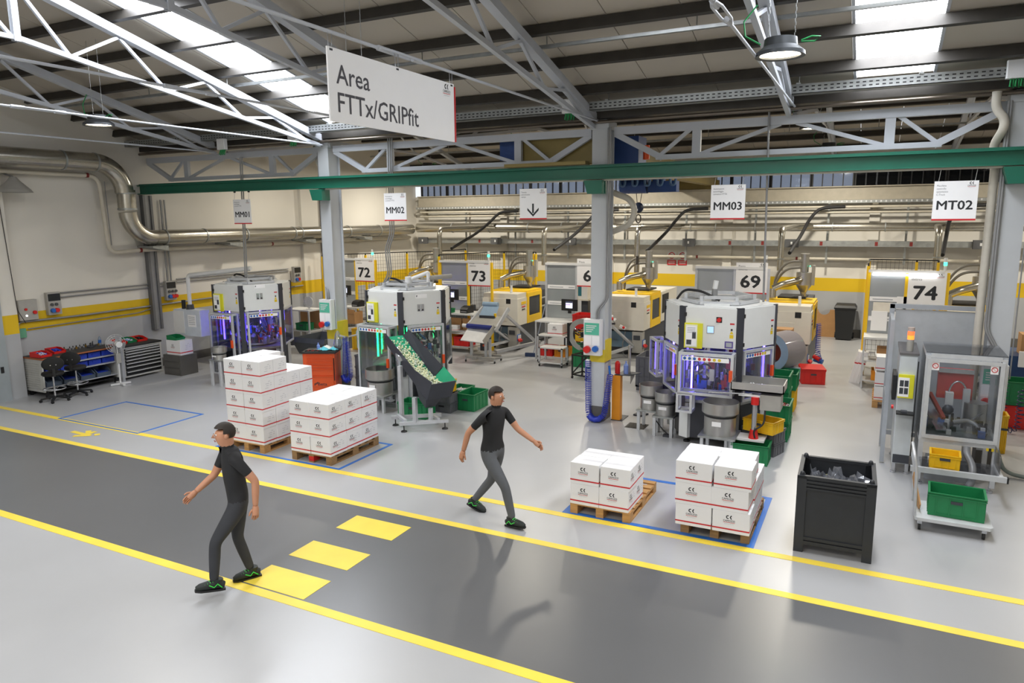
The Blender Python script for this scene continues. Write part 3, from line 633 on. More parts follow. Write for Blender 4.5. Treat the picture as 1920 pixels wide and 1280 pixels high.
# ================================================================== MACHINES
ACR = GL('acrylic guard', '#fafbfd', .8, .012, '#d5d8e2'); ACR2 = GL('smoky acrylic', '#f1f3f5', .9, .02, '#b9bcc4')
MAG = M('machine light grey', '#dcdedd', .4, var=.015); POST = M('machine dark post', '#33353d', .45, var=.05)
VIO = EM('violet led', '#5b48ff', 20); GRN = EM('green led', '#1cff8c', 14); YLW = M('yellow label', '#e2c322', .5); METL = M('bright metal', '#c2c4c8', .25, .8)
STK = [M('blue mark', '#2f62b0', .5), M('red mark', '#c43a3a', .5), M('yellow mark', '#dcbf2c', .5)]
def face_xf(th, ap=.797): return Matrix.Translation((ap*math.cos(th), ap*math.sin(th), 0)) @ Matrix.Rotation(th+PI/2, 4, 'Z')
def frame_box(mb, x0, x1, y0, y1, z0, z1, w=.045):
    for x in (x0+w/2, x1-w/2):
        for y in (y0+w/2, y1-w/2): mb.bar((x, y, z0), (x, y, z1), w, w)
    for z in (z0+w/2, z1-w/2):
        for y in (y0+w/2, y1-w/2): mb.bar((x0+w, y, z), (x1-w, y, z), w, w)
        for x in (x0+w/2, x1-w/2): mb.bar((x, y0+w, z), (x, y1-w, z), w, w)
def machine(cx, cy, rz, lab, led, bays, ztop=2.32, extra=None):
    """bays: {face angle (deg, local): (x0,x1,depth,z0,z1)}"""
    t = thing('assembly_machine', lab, 'machine', (cx, cy, 0), R(rz), 'hexagonal assembly machines')
    TH = [R(-90+60*k) for k in range(6)]
    MB().prism(hexpts(.80, R(0)), .10, .72).build('base_cabinet', POST, t)
    for k in range(6):
        a = R(60*k); x, y = .80*math.cos(a), .80*math.sin(a); m = MB(); m.xf = Matrix.Translation((x, y, 0)) @ Matrix.Rotation(a, 4, 'Z')
        m.box(-.10, .02, -.09, .09, .10, .70).build('base_corner', MAG, t)
        m = MB(); m.cyl((x*.9, y*.9, 0), (x*.9, y*.9, .03), .055, n=10).cyl((x*.9, y*.9, .03), (x*.9, y*.9, .11), .018, n=6).build('foot', BLACKP, t)
    MB().prism(hexpts(.86), .72, .77).build('work_deck', GALVD, t)
    for k in range(6):
        a = R(60*k); m = MB(); m.xf = Matrix.Rotation(a, 4, 'Z')
        m.box(.855, .93, -.055, .055, .62, ztop+.01).build('corner_post', POST, t)
    MB().prism(hexpts(.90), ztop-.02, ztop+.012).build('roof_plate', MAG, t)
    for k, th in enumerate(TH):
        X = face_xf(th); m = MB(); m.xf = X
        m.box(-.40, .40, -.012, .02, 1.665, ztop-.005)
        d = m.build('upper_door', MAG, t)
        m = MB(); m.xf = X
        m.cyl((.33, -.012, 1.98), (.33, -.02, 1.98), .016, n=10).build('door_lock', BLACKP, d)
        for z in (1.74, ztop-.12): m = MB(); m.xf = X; m.box(-.425, -.385, -.035, -.01, z-.03, z+.03).build('door_hinge', BLACKP, d)
        m = MB(); m.xf = X; m.mat(REDP).add([(.30, -.0135, 2.06), (.37, -.0135, 2.06), (.37, -.0135, 2.085), (.30, -.0135, 2.085)], [(0, 1, 2, 3)])
        m.mat(YLW).add([(.30, -.0135, 1.84), (.36, -.0135, 1.84), (.36, -.0135, 1.90), (.30, -.0135, 1.90)], [(0, 1, 2, 3)]).add([(.30, -.0135, 1.91), (.36, -.0135, 1.91), (.33, -.0135, 1.96)], [(0, 1, 2)])
        m.build('warning_label', None, d)
        dg = round(math.degrees(th)) % 360
        if dg in bays:
            x0, x1, dp, z0, z1 = bays[dg]; y0 = -dp; y1 = .0
            m = MB(); m.xf = X
            if dp > .08: frame_box(m, x0, x1, y0, y1, z0, z1)
            else:
                for x in (x0+.02, x1-.02): m.bar((x, -.02, z0), (x, -.02, z1), .045)
                for z in (z0+.02, z1-.02): m.bar((x0+.04, -.02, z), (x1-.04, -.02, z), .045)
            f = m.build('guard_frame', ALU, t)
            q = MB(); q.xf = X; yy = y0+.01 if dp > .08 else -.02
            q.box(x0+.045, x1-.045, yy, yy+.006, z0+.045, z1-.045).build('guard_pane', ACR, f)
            if dp > .08:
                q = MB(); q.xf = X; q.box(x0+.012, x0+.018, y0+.045, y1, z0+.045, z1-.045).build('guard_pane', ACR, f)
                q = MB(); q.xf = X; q.box(x1-.018, x1-.012, y0+.045, y1, z0+.045, z1-.045).build('guard_pane', ACR, f)
                q = MB(); q.xf = X; q.box(x0+.02, x1-.02, y0+.02, y1, z1-.012, z1-.006).build('guard_pane', ACR, f)
            q = MB(); q.xf = X; zz = z0+(z1-z0)*.52; q.box(x1-.06, x1-.01, yy-.045, yy-.006, zz-.09, zz+.09).build('door_handle', ORG, f)
            q = MB(); q.xf = X; ys = yy-.004; q.mat(SIGNW).add([(x0+.06, ys, z1-.13), (x1-.07, ys, z1-.13), (x1-.07, ys, z1-.06), (x0+.06, ys, z1-.06)], [(0, 1, 2, 3)])
            for i in range(8):
                px = x0+.10+i*(x1-x0-.24)/8; q.mat(STK[0 if i < 3 else 1 if i < 6 else 2]); q.add([(px+.026*math.cos(2*PI*j/8), ys-.001, z1-.095+.026*math.sin(2*PI*j/8)) for j in range(8)], [tuple(range(8))])
            q.build('safety_stickers', None, f)
        else:
            m = MB(); m.xf = X
            for x in (-.40, .40): m.bar((x, -.01, .77), (x, -.01, 1.66), .04)
            m.bar((-.4, -.01, .79), (.4, -.01, .79), .04); m.bar((-.4, -.01, 1.64), (.4, -.01, 1.64), .04)
            f = m.build('guard_frame', ALU, t)
            q = MB(); q.xf = X; q.box(-.38, .38, -.013, -.007, .81, 1.62).build('guard_pane', ACR, f)
    # inside: turntable, central column, station tooling, led strips
    MB().lathe([(.0, .80), (.52, .80), (.52, .84), (.0, .84)], n=24).build('turntable', STAIN, t)
    MB().cyl((0, 0, .84), (0, 0, 1.66), .13, n=14).build('central_column', DARKG, t)
    q = MB(); rr = random.Random(int(cx*100))
    pal = [METL, DARKG, METL, BLACKP, STK[0], METL, WHITE, STK[1]]
    for i in range(130):
        a = rr.uniform(0, 2*PI); r = rr.uniform(.22, .74); x, y = r*math.cos(a), r*math.sin(a); z = rr.choice([.84, .84, .9, 1.0, 1.1, 1.25]); q.mat(rr.choice(pal)); c = rr.random()
        if c < .4: w = rr.uniform(.02, .06); q.box(x-w, x+w, y-w*.7, y+w*.7, z, z+rr.uniform(.04, .2))
        elif c < .65: q.cyl((x, y, z), (x, y, z+rr.uniform(.05, .22)), rr.uniform(.012, .035), n=8)
        elif c < .85: b = a+rr.uniform(-.5, .5); q.tube(rounded([(x, y, z), (x, y, z+.2), (.6*r*math.cos(b), .6*r*math.sin(b), z+.25), (.4*math.cos(b), .4*math.sin(b), z)], .1, 3), .007, 5)
        else: q.bar((x, y, z), (x*.6, y*.6, z+rr.uniform(.0, .2)), .03, .03)
    stuff(q.build('station_tooling', None, t))
    for k in (0, 1, 3, 5, 4):
        th = TH[k]; m = MB(); m.xf = face_xf(th); 
        m.tube([(-.10+.11*math.cos(a), .22, 1.22+.13*math.sin(a)) for a in [2*PI*i/16 for i in range(16)]], .016, 6, closed=True).build('reel_ring', BLACKP, t)
    for k in range(6):
        if led is VIO or k in (5, 0, 1): m = MB(); m.xf = face_xf(TH[k]); m.box(-.31, -.285, .10, .12, .95, 1.60).build('led_strip', led, t)
    # top: hexagonal aluminium rings, cable chain, hose tower
    for r, z0, z1 in ((.62, ztop+.02, ztop+.07), (.50, ztop+.10, ztop+.15)):
        H = hexpts(r, R(8)); m = MB()
        for i in range(6): m.bar((*H[i], (z0+z1)/2), (*H[(i+1) % 6], (z0+z1)/2), .05, z1-z0)
        m.build('top_ring', ALU, t)
    m = MB()
    for i in range(6): a = R(8+60*i); m.bar((.56*math.cos(a), .56*math.sin(a), ztop+.01), (.56*math.cos(a), .56*math.sin(a), ztop+.15), .05)
    m.build('ring_post', ALU, t)
    MB().tube(rounded([(-.75, .1, ztop+.02), (-.62, .05, ztop+.2), (-.3, 0, ztop+.18), (0, 0, ztop+.03)], .12), .022, 8).build('cable_bundle', BLKC, t)
    MB().box(-.15, .25, -.62, -.48, ztop+.012, ztop+.04).build('access_cover', MAG, t)
    return t
def binder(t, th, x, z, dz=.0):
    X = face_xf(R(th)); m = MB(); m.xf = X
    m.mat(M('yellow binder', '#d9d52a', .45)).box(x-.15, x+.14, -.05, -.014, z-.21, z+.2).mat(M('clear pocket', '#e5e7c8', .4)).box(x-.13, x+.06, -.062, -.05, z-.19, z+.18)
    m.mat(SIGNW).add([(x-.12, -.063, z-.17), (x+.05, -.063, z-.17), (x+.05, -.063, z+.16), (x-.12, -.063, z+.16)], [(0, 1, 2, 3)])
    m.mat(GREYP)
    for i in range(4): m.add([(x-.10, -.064, z+.12-.025*i), (x+.03, -.064, z+.12-.025*i), (x+.03, -.064, z+.13-.025*i), (x-.10, -.064, z+.13-.025*i)], [(0, 1, 2, 3)])
    m.mat(DARKG).add([(x-.02, -.064, z-.05), (x+.04, -.064, z-.05), (x+.04, -.064, z+.06), (x-.02, -.064, z+.06)], [(0, 1, 2, 3)]).add([(x-.11, -.064, z-.15), (x-.03, -.064, z-.15), (x-.03, -.064, z-.07), (x-.11, -.064, z-.07)], [(0, 1, 2, 3)])
    m.build('document_binder', None, t)
m3 = machine(-2.31, 12.42, 1.5, 'large hexagonal assembly machine with violet light in the middle right, below MM03', VIO, {270: (-.44, .42, .30, .93, 1.62), 330: (-.38, .38, .05, .80, 1.64), 210: (-.38, .38, .06, .84, 1.62)})
binder(m3, -90, -.26, 1.86)
X = face_xf(R(-90))
m = MB(); m.xf = X; m.mat(RED).cyl((.13, -.012, 2.13), (.13, -.04, 2.13), .035, n=10).mat(BLACKP).box(.085, .175, -.016, -.012, 2.085, 2.175).build('main_switch', None, m3)
m = MB(); m.xf = X; m.mat(SOCK).box(-.06, .06, -.018, -.012, 1.90, 2.03).mat(EM('pale lcd', '#9fc4ea', .8)).box(-.048, .048, -.02, -.018, 1.915, 2.015).build('display', None, m3)
m = MB(); m.xf = X; m.mat(M('violet label', '#5a4a92', .5)).box(.23, .36, -.014, -.012, 1.68, 1.79).mat(GREYP).box(.25, .34, -.015, -.013, 1.70, 1.77).build('type_plate', None, m3)
m = MB(); m.xf = X; frame_box(m, -.46, -.20, -.30, -.02, .62, .95, .04); f = m.build('guard_frame', ALU, m3)
m = MB(); m.xf = X; m.box(-.44, -.22, -.29, -.285, .66, .91).build('guard_pane', ACR, f)
m = MB(); m.xf = face_xf(R(-150)); frame_box(m, -.95, -.48, -.14, .1, .93, 1.60, .04); f = m.build('side_cabinet_frame', ALU, m3)
m = MB(); m.xf = face_xf(R(-150)); m.box(-.93, -.5, -.13, -.124, .97, 1.56).build('guard_pane', ACR, f)
m = MB(); m.xf = face_xf(R(-150)); m.box(-.90, -.88, -.05, -.03, 1.0, 1.54).build('led_strip', VIO, m3)
MB().cyl((-.10, .05, 2.34), (-.10, .05, 2.54), .05, n=12).mat(WHITE).cyl((-.10, .05, 2.54), (-.08, .05, 2.68), .042, n=12).build('hose_stub', GREYC, m3)
m2 = machine(-8.735, 12.47, -6, 'hexagonal assembly machine with green light behind the sloping chute, below MM02', GRN, {270: (-.50, .36, .26, .14, 1.66), 330: (-.34, .42, .10, .14, 1.66)})
binder(m2, -90, -.26, 1.9)
m1 = machine(-13.55, 12.75, 0, 'hexagonal assembly machine with violet light by the left wall, below MM01', VIO, {270: (-.42, .34, .20, .16, 1.62), 330: (-.36, .42, .06, .6, 1.64)}, 2.26)
binder(m1, -90, -.24, 1.86)
for mm, th in ((m2, -30), (m1, -30)):
    m = MB(); m.xf = face_xf(R(th)); m.mat(METL)
    for x in (-.08, .0): m.box(x-.03, x+.03, -.02, -.012, 1.93, 2.07)
    m.mat(BLACKP)
    for x in (-.08, .0): m.cyl((x, -.02, 1.955), (x, -.03, 1.955), .016, n=8)
    m.mat(SIGNW).box(-.14, .1, -.014, -.012, 2.19, 2.27).mat(DARKG).add([(-.13, -.0145, 2.25), (-.12, -.0145, 2.21), (-.10, -.0145, 2.25)], [(0, 1, 2)]).build('connector_plate', None, mm)
# white arm on top of MM02, hose towards the back
MB().tube(rounded([(.05, -.05, 2.40), (.05, -.05, 2.50), (.42, .15, 2.66), (.42, .15, 2.34)], .04), .05, 4).cyl((.05, -.05, 2.45), (.05, -.05, 2.57), .075, n=12).build('hose_arm', WHITE, m2)
MB().cyl((.42, .15, 2.54), (.66, .62, 2.56), .05, n=10).build('exhaust_pipe', SOCK, m2)
MB().tube(rounded([(-.5, -.2, 2.37), (-.2, .1, 2.42), (.4, .3, 2.46)], .1), .05, 8).tube(rounded([(-.7, .0, 2.35), (-.2, -.1, 2.40), (.3, -.2, 2.36)], .1), .04, 8).build('hose_bundle', GREYC, m2)
MB().tube(rounded([(-.4, -.3, 2.3), (-.1, .1, 2.36), (.5, .2, 2.40)], .1), .04, 8).build('hose_bundle', GREYC, m1)
# pendant control cabinet left of MM01
t = thing('pendant_cabinet', 'light grey control cabinet hanging from a white arm left of the MM01 machine', 'control cabinet', (-15.2, 12.3, 0))
MB().cbox(-.50, .45, -.15, .15, .93, 1.58, .015).build('cabinet', M('cabinet grey', '#ccd3dc', .4), t)
MB().box(-.51, -.12, -.155, -.15, .98, 1.54).build('cabinet_door', WHITE, t)
m = MB().mat(SIGNW).box(.02, .30, -.158, -.15, 1.16, 1.46).mat(GREYP)
for i in range(5): m.box(.05, .27, -.16, -.158, 1.22+.045*i, 1.235+.045*i)
m.build('notice', None, t)
MB().cyl((-.05, 0, 1.58), (-.05, 0, 1.70), .10, .085, 14).build('swivel_joint', DARKG, t)
MB().tube(rounded([(-.05, 0, 1.68), (-.05, 0, 2.42), (1.8, .3, 2.62)], .09, 4), .06, 4).build('support_arm', WHITE, t)
MB().cyl((-.28, 0, 1.58), (-.28, 0, 1.8), .05, n=8).build('handle_block', BLACKP, t)

# bowl feeders
def bowl(x, y, z, r, lab, h1=.30, h2=.28, fill=None, stand=True, rz=0):
    t = thing('bowl_feeder', lab, 'feeder', (x, y, 0), R(rz), 'stainless bowl feeders')
    MB().lathe([(0, z), (r*.86, z), (r*.86, z+h1), (0, z+h1)], n=28).build('drum', STAIN, t)
    MB().lathe([(r*.88, z+h1-.012), (r*.9, z+h1+.015)], n=28).build('rubber_ring', BLACKP, t)
    MB().lathe([(r*.8, z+h1), (r, z+h1+.05), (r, z+h1+h2), (r*.965, z+h1+h2), (r*.93, z+h1+.09), (0, z+h1+.06)], n=28).build('bowl', STAIN, t)
    MB().lathe([(r*.93, z+h1+h2*.5), (r*.72, z+h1+h2*.47)], n=28).lathe([(r*.72, z+h1+h2*.47), (r*.72, z+h1+h2*.42)], n=28).build('spiral_track', STAIN, t)
    if fill:
        stuff(pile(MB(), 0, 0, z+h1+.07, r*.55, r*.55, 70, .03, .05, fill, 3).build('feed_parts', None, t))
    m = MB(); m.mat(SIGNW).add([(-.08, -r*.87-.002, z+h1*.55), (.06, -r*.87-.002, z+h1*.55), (.06, -r*.87-.002, z+h1*.8), (-.08, -r*.87-.002, z+h1*.8)], [(0, 1, 2, 3)]); m.build('type_plate', None, t)
    if stand:
        s = MB().box(-r, r, -r, r, z-.03, z)
        s.build('stand_plate', GALVD, t)
        for sx in (-1, 1):
            for sy in (-1, 1): MB().bar((sx*r*.8, sy*r*.8, 0), (sx*r*.8, sy*r*.8, z-.03), .05).build('stand_leg', ALU, t)
    return t
def pile(mb, x, y, z, rx, ry, n, s, h, mats, seed):
    q = random.Random(seed)
    for i in range(n):
        a = q.uniform(-1, 1); b = q.uniform(-1, 1)
        px, py = x+a*rx, y+b*ry; pz = z+h*(1-(a*a+b*b)/2)*q.uniform(.3, 1); mb.mat(q.choice(mats))
        d = Vector((q.uniform(-1, 1), q.uniform(-1, 1), q.uniform(-.4, .4))).normalized()*s*.6
        mb.bar((px-d.x, py-d.y, pz-d.z), (px+d.x, py+d.y, pz+d.z), s*.5, s*.4)
    return mb
bowl(-2.02, 11.28, .37, .285, 'big stainless bowl feeder on a white plate in front of the MM03 machine', .30, .22)
bowl(-3.42, 12.26, .38, .21, 'stainless bowl feeder filled with red parts left of the MM03 machine', .22, .22, [RED, M('dark red', '#8c2a22', .5)])
bowl(-3.09, 12.02, .36, .185, 'stainless bowl feeder beside the red-filled one left of the MM03 machine', .21, .20)
bowl(-8.66, 11.28, .34, .29, 'stainless bowl feeder behind the sloping chute at the MM02 machine', .26, .24, [WHITE, M('ivory part', '#dcdcc0', .5)])
bowl(-13.35, 11.45, .62, .17, 'small steel feeder with red clamps in front of the MM01 machine', .12, .16)
# linear feeder with red-collared post beside the big bowl
t = thing('hopper_feeder', 'stainless hopper tray on a red and steel post beside the big bowl feeder', 'feeder', (-1.45, 11.47, 0))
MB().box(-.5, .12, -.32, .02, .33, .36).build('base_plate', WHITE, t)
MB().cyl((-.05, -.22, .36), (-.05, -.22, .50), .075, .055, 14).build('foot_collar', RED, t); MB().cyl((-.05, -.22, .50), (-.05, -.22, .93), .04, n=12).build('post', METL, t); MB().cyl((-.05, -.22, .90), (-.05, -.22, 1.02), .06, n=14).build('top_collar', RED, t)
MB().box(-.3, .02, -.24, -.18, 1.02, 1.05).build('bracket', WHITE, t)
m = MB(); zt0 = 1.10
m.box(-.42, .36, -.25, .22, zt0, zt0+.02).box(-.42, .36, -.25, -.235, zt0, zt0+.13).box(-.42, .36, .205, .22, zt0, zt0+.15).box(-.42, -.405, -.25, .22, zt0, zt0+.14).box(.345, .36, -.25, .22, zt0, zt0+.14).build('hopper_tray', STAIN, t)
stuff(pile(MB(), -.08, 0, zt0+.03, .2, .12, 60, .03, .04, [WHITE], 5).build('feed_parts', None, t))
MB().box(.02, .32, -.22, .1, .82, 1.06).build('vibrator_box', SOCK, t); MB().tube(rounded([(.1, -.2, .82), (.1, -.25, .6), (-.05, -.28, .5), (-.02, -.28, .38)], .08), .015, 6).build('cable', BLKC, t)
for dx, dy in ((-.45, -.28), (-.45, 0), (.08, -.02)): MB().bar((dx, dy, 0), (dx, dy, .33), .045).build('stand_leg', ALU, t)
MB().cyl((-.75, -.3, 1.04), (-.1, -.22, 1.06), .012, n=6).build('air_bar', METL, t)

# sloping chute conveyor with granules (MM02)
t = thing('chute_conveyor', 'sloping dark chute with green belt full of ivory plugs', 'conveyor', (0, 0, 0))
lo = Vector((-6.80, 10.44, .72)); hi = Vector((-7.98, 11.05, 1.42))
d = (hi-lo).normalized(); sd = Vector((d.y, -d.x, 0)).normalized(); up = sd.cross(d).normalized()
if up.z < 0: up = -up
Xf = Matrix(((sd.x, d.x, up.x, lo.x), (sd.y, d.y, up.y, lo.y), (sd.z, d.z, up.z, lo.z), (0, 0, 0, 1))); L = (hi-lo).length+.25
BELT = M('green belt', '#1f9d72', .5); CH = M('chute steel', '#3a3c44', .4, .2)
m = MB(); m.xf = Xf; m.box(-.17, .17, 0, L, -.012, 0).build('belt', BELT, t)
m = MB(); m.xf = Xf; m.prismx([(-.05, -.10), (L+.02, -.10), (L+.02, .06), (.55, .12), (-.05, .30)], -.19, -.178).build('side_wall', CH, t)
for nm, a0, a1, M_ in (('side_wall', .42, L, CH), ('belt_guard', -.05, .42, BELT)):
    m = MB(); m.xf = Xf; m.add([(.18, a0, -.02), (.18, a1, -.02), (.32 if a0 < .3 else .27, a1 if a0 > .3 else .42, .22 if a0 < .3 else .13), (.33 if a0 < .3 else .30, a0, .24 if a0 < .3 else .22)], [(0, 1, 2, 3)]).add([(.19, a0, -.02), (.19, a1, -.02), (.33 if a0 < .3 else .28, a1 if a0 > .3 else .42, .22 if a0 < .3 else .13), (.34 if a0 < .3 else .31, a0, .24 if a0 < .3 else .22)], [(3, 2, 1, 0)]).build(nm, M_, t)
m = MB(); m.xf = Xf; m.box(-.19, .31, -.06, -.045, -.10, .26).build('end_wall', CH, t)
m = MB(); m.xf = Xf; m.box(-.17, .19, .1, L-.1, -.14, -.02).build('underframe', CH, t)
m = MB(); m.xf = Xf; m.add([(-.178, .0, -.10), (.18, .0, -.10), (.18, .45, -.10), (-.178, .45, -.10), (-.10, .05, -.38), (.10, .05, -.38), (.10, .3, -.38), (-.10, .3, -.38)], [(0, 1, 5, 4), (1, 2, 6, 5), (2, 3, 7, 6), (3, 0, 4, 7), (4, 5, 6, 7)]).build('drive_hood', CH, t)
m = MB(); m.xf = Xf; q = random.Random(3)
for i in range(900):
    y = q.uniform(0, L-.05)*q.uniform(.35, 1); wd = .15; x = q.uniform(-wd, wd*.9); z = q.uniform(.0, .05+.14*max(0, 1-y/.5))
    dd = Vector((q.uniform(-1, 1), q.uniform(-1, 1), q.uniform(-1, 1))).normalized()*.014; m.mat(M('ivory plug', '#dfe2bd', .5) if q.random() < .7 else M('pale plug', '#c9d2c4', .5)); m.bar(Vector((x, y, z))-dd, Vector((x, y, z))+dd, .02, .018)
stuff(m.build('ivory_plugs', None, t))
for x, y, z1 in ((-7.62, 10.52, 1.12), (-7.18, 10.32, .62)): MB().bar((x, y, .16), (x, y, z1), .07).build('stand_post', ALU, t)
for p, q_ in (((-7.78, 10.42), (-7.05, 10.98)), ((-7.40, 10.14), (-6.72, 10.70))): MB().bar((*p, .15), (*q_, .15), .06, .06).build('stand_rail', ALU, t)
for p, q_ in (((-7.70, 10.50), (-7.32, 10.22)), ((-7.2, 10.82), (-6.85, 10.58))): MB().bar((*p, .19), (*q_, .19), .05).build('stand_rail', ALU, t)
MB().bar((-6.98, 10.52, .16), (-6.98, 10.52, .40), .06).build('stand_post', ALU, t)
for x, y in ((-7.72, 10.46), (-7.34, 10.19), (-6.77, 10.66), (-7.10, 10.94)): MB().cyl((x, y, .02), (x, y, .15), .01, n=6).lathe([(.06, 0), (.05, .02), (.012, .03), (0, .03)], (x, y, 0), 14).build('levelling_foot', BLACKP, t)
MB().cyl((-7.95, 10.95, 1.32), (-7.78, 10.75, 1.18), .075, n=12).cyl((-7.80, 10.78, 1.10), (-7.72, 10.68, 1.22), .06, n=12).build('gear_motor', METL, t)

# transparent test enclosure MT02
t = thing('test_enclosure', 'tall aluminium test machine with transparent walls at the right edge', 'machine', (.72, 11.2, 0))
fr = MB()
w = .06; x1 = .94; y1 = .92
for x in (w/2, x1-w/2):
    for y in (w/2, y1-w/2): fr.bar((x, y, .08), (x, y, 1.86), w)
for z in (.66, 1.86):
    for y in (w/2, y1-w/2): fr.bar((w, y, z), (x1-w, y, z), w)
    for x in (w/2, x1-w/2): fr.bar((x, w, z), (x, y1-w, z), w)
fr = fr.build('frame', ALU, t)
MB().box(.06, .88, .0, .006, .70, 1.82).build('front_pane', ACR2, t)
MB().box(-.005, .0, .06, .86, .70, 1.82).build('side_pane', ACR2, t); MB().box(.94, .945, .06, .86, .70, 1.82).build('side_pane', ACR2, t); MB().box(0, .94, 0, .92, 1.895, 1.905).build('top_pane', ACR2, t)
MB().bar((.05, -.012, .70), (.05, -.012, 1.82), .05, .03).bar((.89, -.012, .70), (.89, -.012, 1.82), .05, .03).bar((.075, -.012, .72), (.865, -.012, .72), .05, .03, up=(0, 1, 0)).bar((.075, -.012, 1.80), (.865, -.012, 1.80), .05, .03, up=(0, 1, 0)).build('door_frame', ALU, t)
for x in (.12, .80):
    m = MB().mat(SIGNW).box(x-.045, x+.045, -.012, -.006, 1.66, 1.78); m.mat(REDP).tube([(x+.033*math.cos(a), -.014, 1.72+.033*math.sin(a)) for a in [2*PI*k/16 for k in range(16)]], .005, 4, closed=True).bar((x-.024, -.014, 1.744), (x+.024, -.014, 1.696), .008, .003); m.build('prohibition_sticker', None, t)
MB().box(.06, .88, .06, .86, .70, .74).build('work_deck', GALVD, t)
MB().box(.22, .66, .72, .84, 1.12, 1.55).build('red_plate', M('red machine plate', '#cf4440', .45), t); MB().box(.22, .66, .70, .72, 1.50, 1.56).build('plate_rail', METL, t)
MB().tube([(.36+.11-.11*math.cos(a), .62, 1.20+.20*math.sin(a)) for a in [R(15*i) for i in range(13)]], .013, 8).build('hose_arc', METL, t)
MB().bar((.58, .62, .74), (.58, .62, 1.30), .09, .07).build('slide_column', ALU, t); MB().box(.32, .42, .55, .66, 1.06, 1.24).build('gripper_head', WHITE, t); MB().ball((.36, .5, 1.0), .075).build('black_knob', DARKG, t)
MB().cyl((.70, .62, .74), (.70, .62, 1.12), .15, n=18).build('drum', STAIN, t)
MB().bar((.14, .8, 1.16), (.30, .3, .92), .05, .04).build('red_tube', M('red tube', '#a8412e', .5), t); MB().bar((.12, .8, .98), (.28, .15, .78), .14, .02).build('guide_rail', METL, t)
MB().tube(rounded([(.42, .35, .86), (.62, .4, .9), (.72, .3, .84), (.80, .2, .76)], .08), .035, 8).build('pipe_elbow', GREYC, t)
q = MB(); rr = random.Random(5)
for i in range(40): q.mat(rr.choice([METL, DARKG, BLACKP, WHITE, STK[0]])); x, y = rr.uniform(.1, .8), rr.uniform(.1, .9); s = rr.uniform(.015, .05); q.box(x-s, x+s, y-s, y+s, .74, .74+rr.uniform(.04, .18))
stuff(q.build('station_tooling', None, t))
MB().cyl((.62, .05, 1.0), (.84, .7, 1.0), .02, n=6).build('cross_tube', METL, t)
# lower part: panel, cross bar with arms, waste pipe
MB().box(.10, .66, .03, .04, .09, .46).build('lower_panel', M('smoked panel', '#84888c', .25, .3), t)
MB().bar((-.12, -.62, .42), (.98, -.62, .42), .05, .07).build('cross_bar', ALU, t)
for x in (-.05, .92): MB().bar((x, -.6, .42), (x, .06, .42), .045).build('bar_arm', ALU, t)
for x in (-.12, .98): MB().box(x-.01, x+.01, -.65, -.59, .38, .46).build('end_cap', BLACKP, t)
MB().box(.02, .92, -.58, .03, .40, .41).build('tray_plate', ACR, t); MB().box(.90, .91, -.5, .0, .42, .68).build('splash_pane', ACR, t)
m = MB()
for k in range(3): m.mat(YLW if k % 2 == 0 else BLACKP).box(.80+.03*k, .83+.03*k, -.008, -.004, .60, .64)
m.build('hazard_label', None, t)
MB().tube(rounded([(.56, -.15, .66), (.56, -.2, .58), (.62, -.35, .48), (.62, -.45, .40), (.62, -.45, .28), (.58, -.48, .22)], .08), .045, 10).build('waste_pipe', M('pvc grey pipe', '#6d6f72', .4), t)
for x in (.05, .89):
    for y in (.05, .87): MB().cyl((x, y, 0), (x, y, .03), .045, n=10).cyl((x, y, .03), (x, y, .09), .015, n=6).build('foot', METL, t)
m = MB().mat(SIGNW).box(.13, .22, .02, .03, .33, .42); m.mat(REDP).tube([(.175+.033*math.cos(a), .018, .375+.033*math.sin(a)) for a in [2*PI*k/16 for k in range(16)]], .005, 4, closed=True); m.build('prohibition_sticker', None, t)
# its electric cabinet with signal tower
t = thing('electric_cabinet', 'grey electric cabinet with yellow binder and signal tower beside the transparent enclosure', 'cabinet', (.42, 11.55, 0))
MB().box(0, .22, 0, 1.0, .16, 1.78).build('body', M('cabinet pale grey', '#c3c9cc', .45), t); MB().box(-.01, .24, -.02, 1.02, 1.78, 1.81).build('top_plate', M('cabinet lid', '#6b6a6c', .4, .4), t)
MB().box(.01, .22, -.015, 0, .30, 1.76).build('cabinet_door', M('cabinet pale grey'), t); MB().box(.01, .22, -.01, 0, .17, .29).build('plinth', DARKG, t)
MB().bar((.235, -.02, .3), (.235, -.02, 1.7), .014).build('door_seal', BLACKP, t)
m = MB(); m.mat(M('yellow binder')).box(.0, .2, -.06, -.016, 1.16, 1.5).mat(SIGNW).box(-.0, .14, -.065, -.06, 1.18, 1.46).mat(DARKG)
for i in range(2):
    for j in range(2): m.box(.02+.06*i, .07+.06*i, -.067, -.065, 1.22+.11*j, 1.31+.11*j)
m.build('document_binder', None, t)
MB().box(.0, .22, -.2, -.015, .94, .96).build('keyboard_shelf', BLACKP, t); MB().box(.06, .14, -.16, -.06, .96, .985).build('mouse', DARKG, t)
MB().box(-.06, -.01, .25, .75, 1.05, 1.42).build('side_monitor', BLACKP, t)
MB().cyl((-.03, .1, .98), (-.06, .1, .98), .03, n=10).build('emergency_stop', RED, t)
st = MB().cyl((.12, .2, 1.81), (.12, .2, 1.98), .045, n=14).build('signal_pole', SOCK, t)
for z, mm in ((1.98, EM('amber lamp', '#ff7a2c', 2.2)), (2.04, EM('orange lamp', '#ff5a30', 2.2)), (2.10, M('tower cap', '#b9a8a0', .4))): MB().cyl((.12, .2, z), (.12, .2, z+.055), .045, n=14).build('signal_segment', mm, st)
for x in (.03, .2):
    for y in (.05, .95): MB().bar((x, y, .03), (x, y, .16), .045).cyl((x, y, 0), (x, y, .03), .04, n=10).build('foot', METL, t)
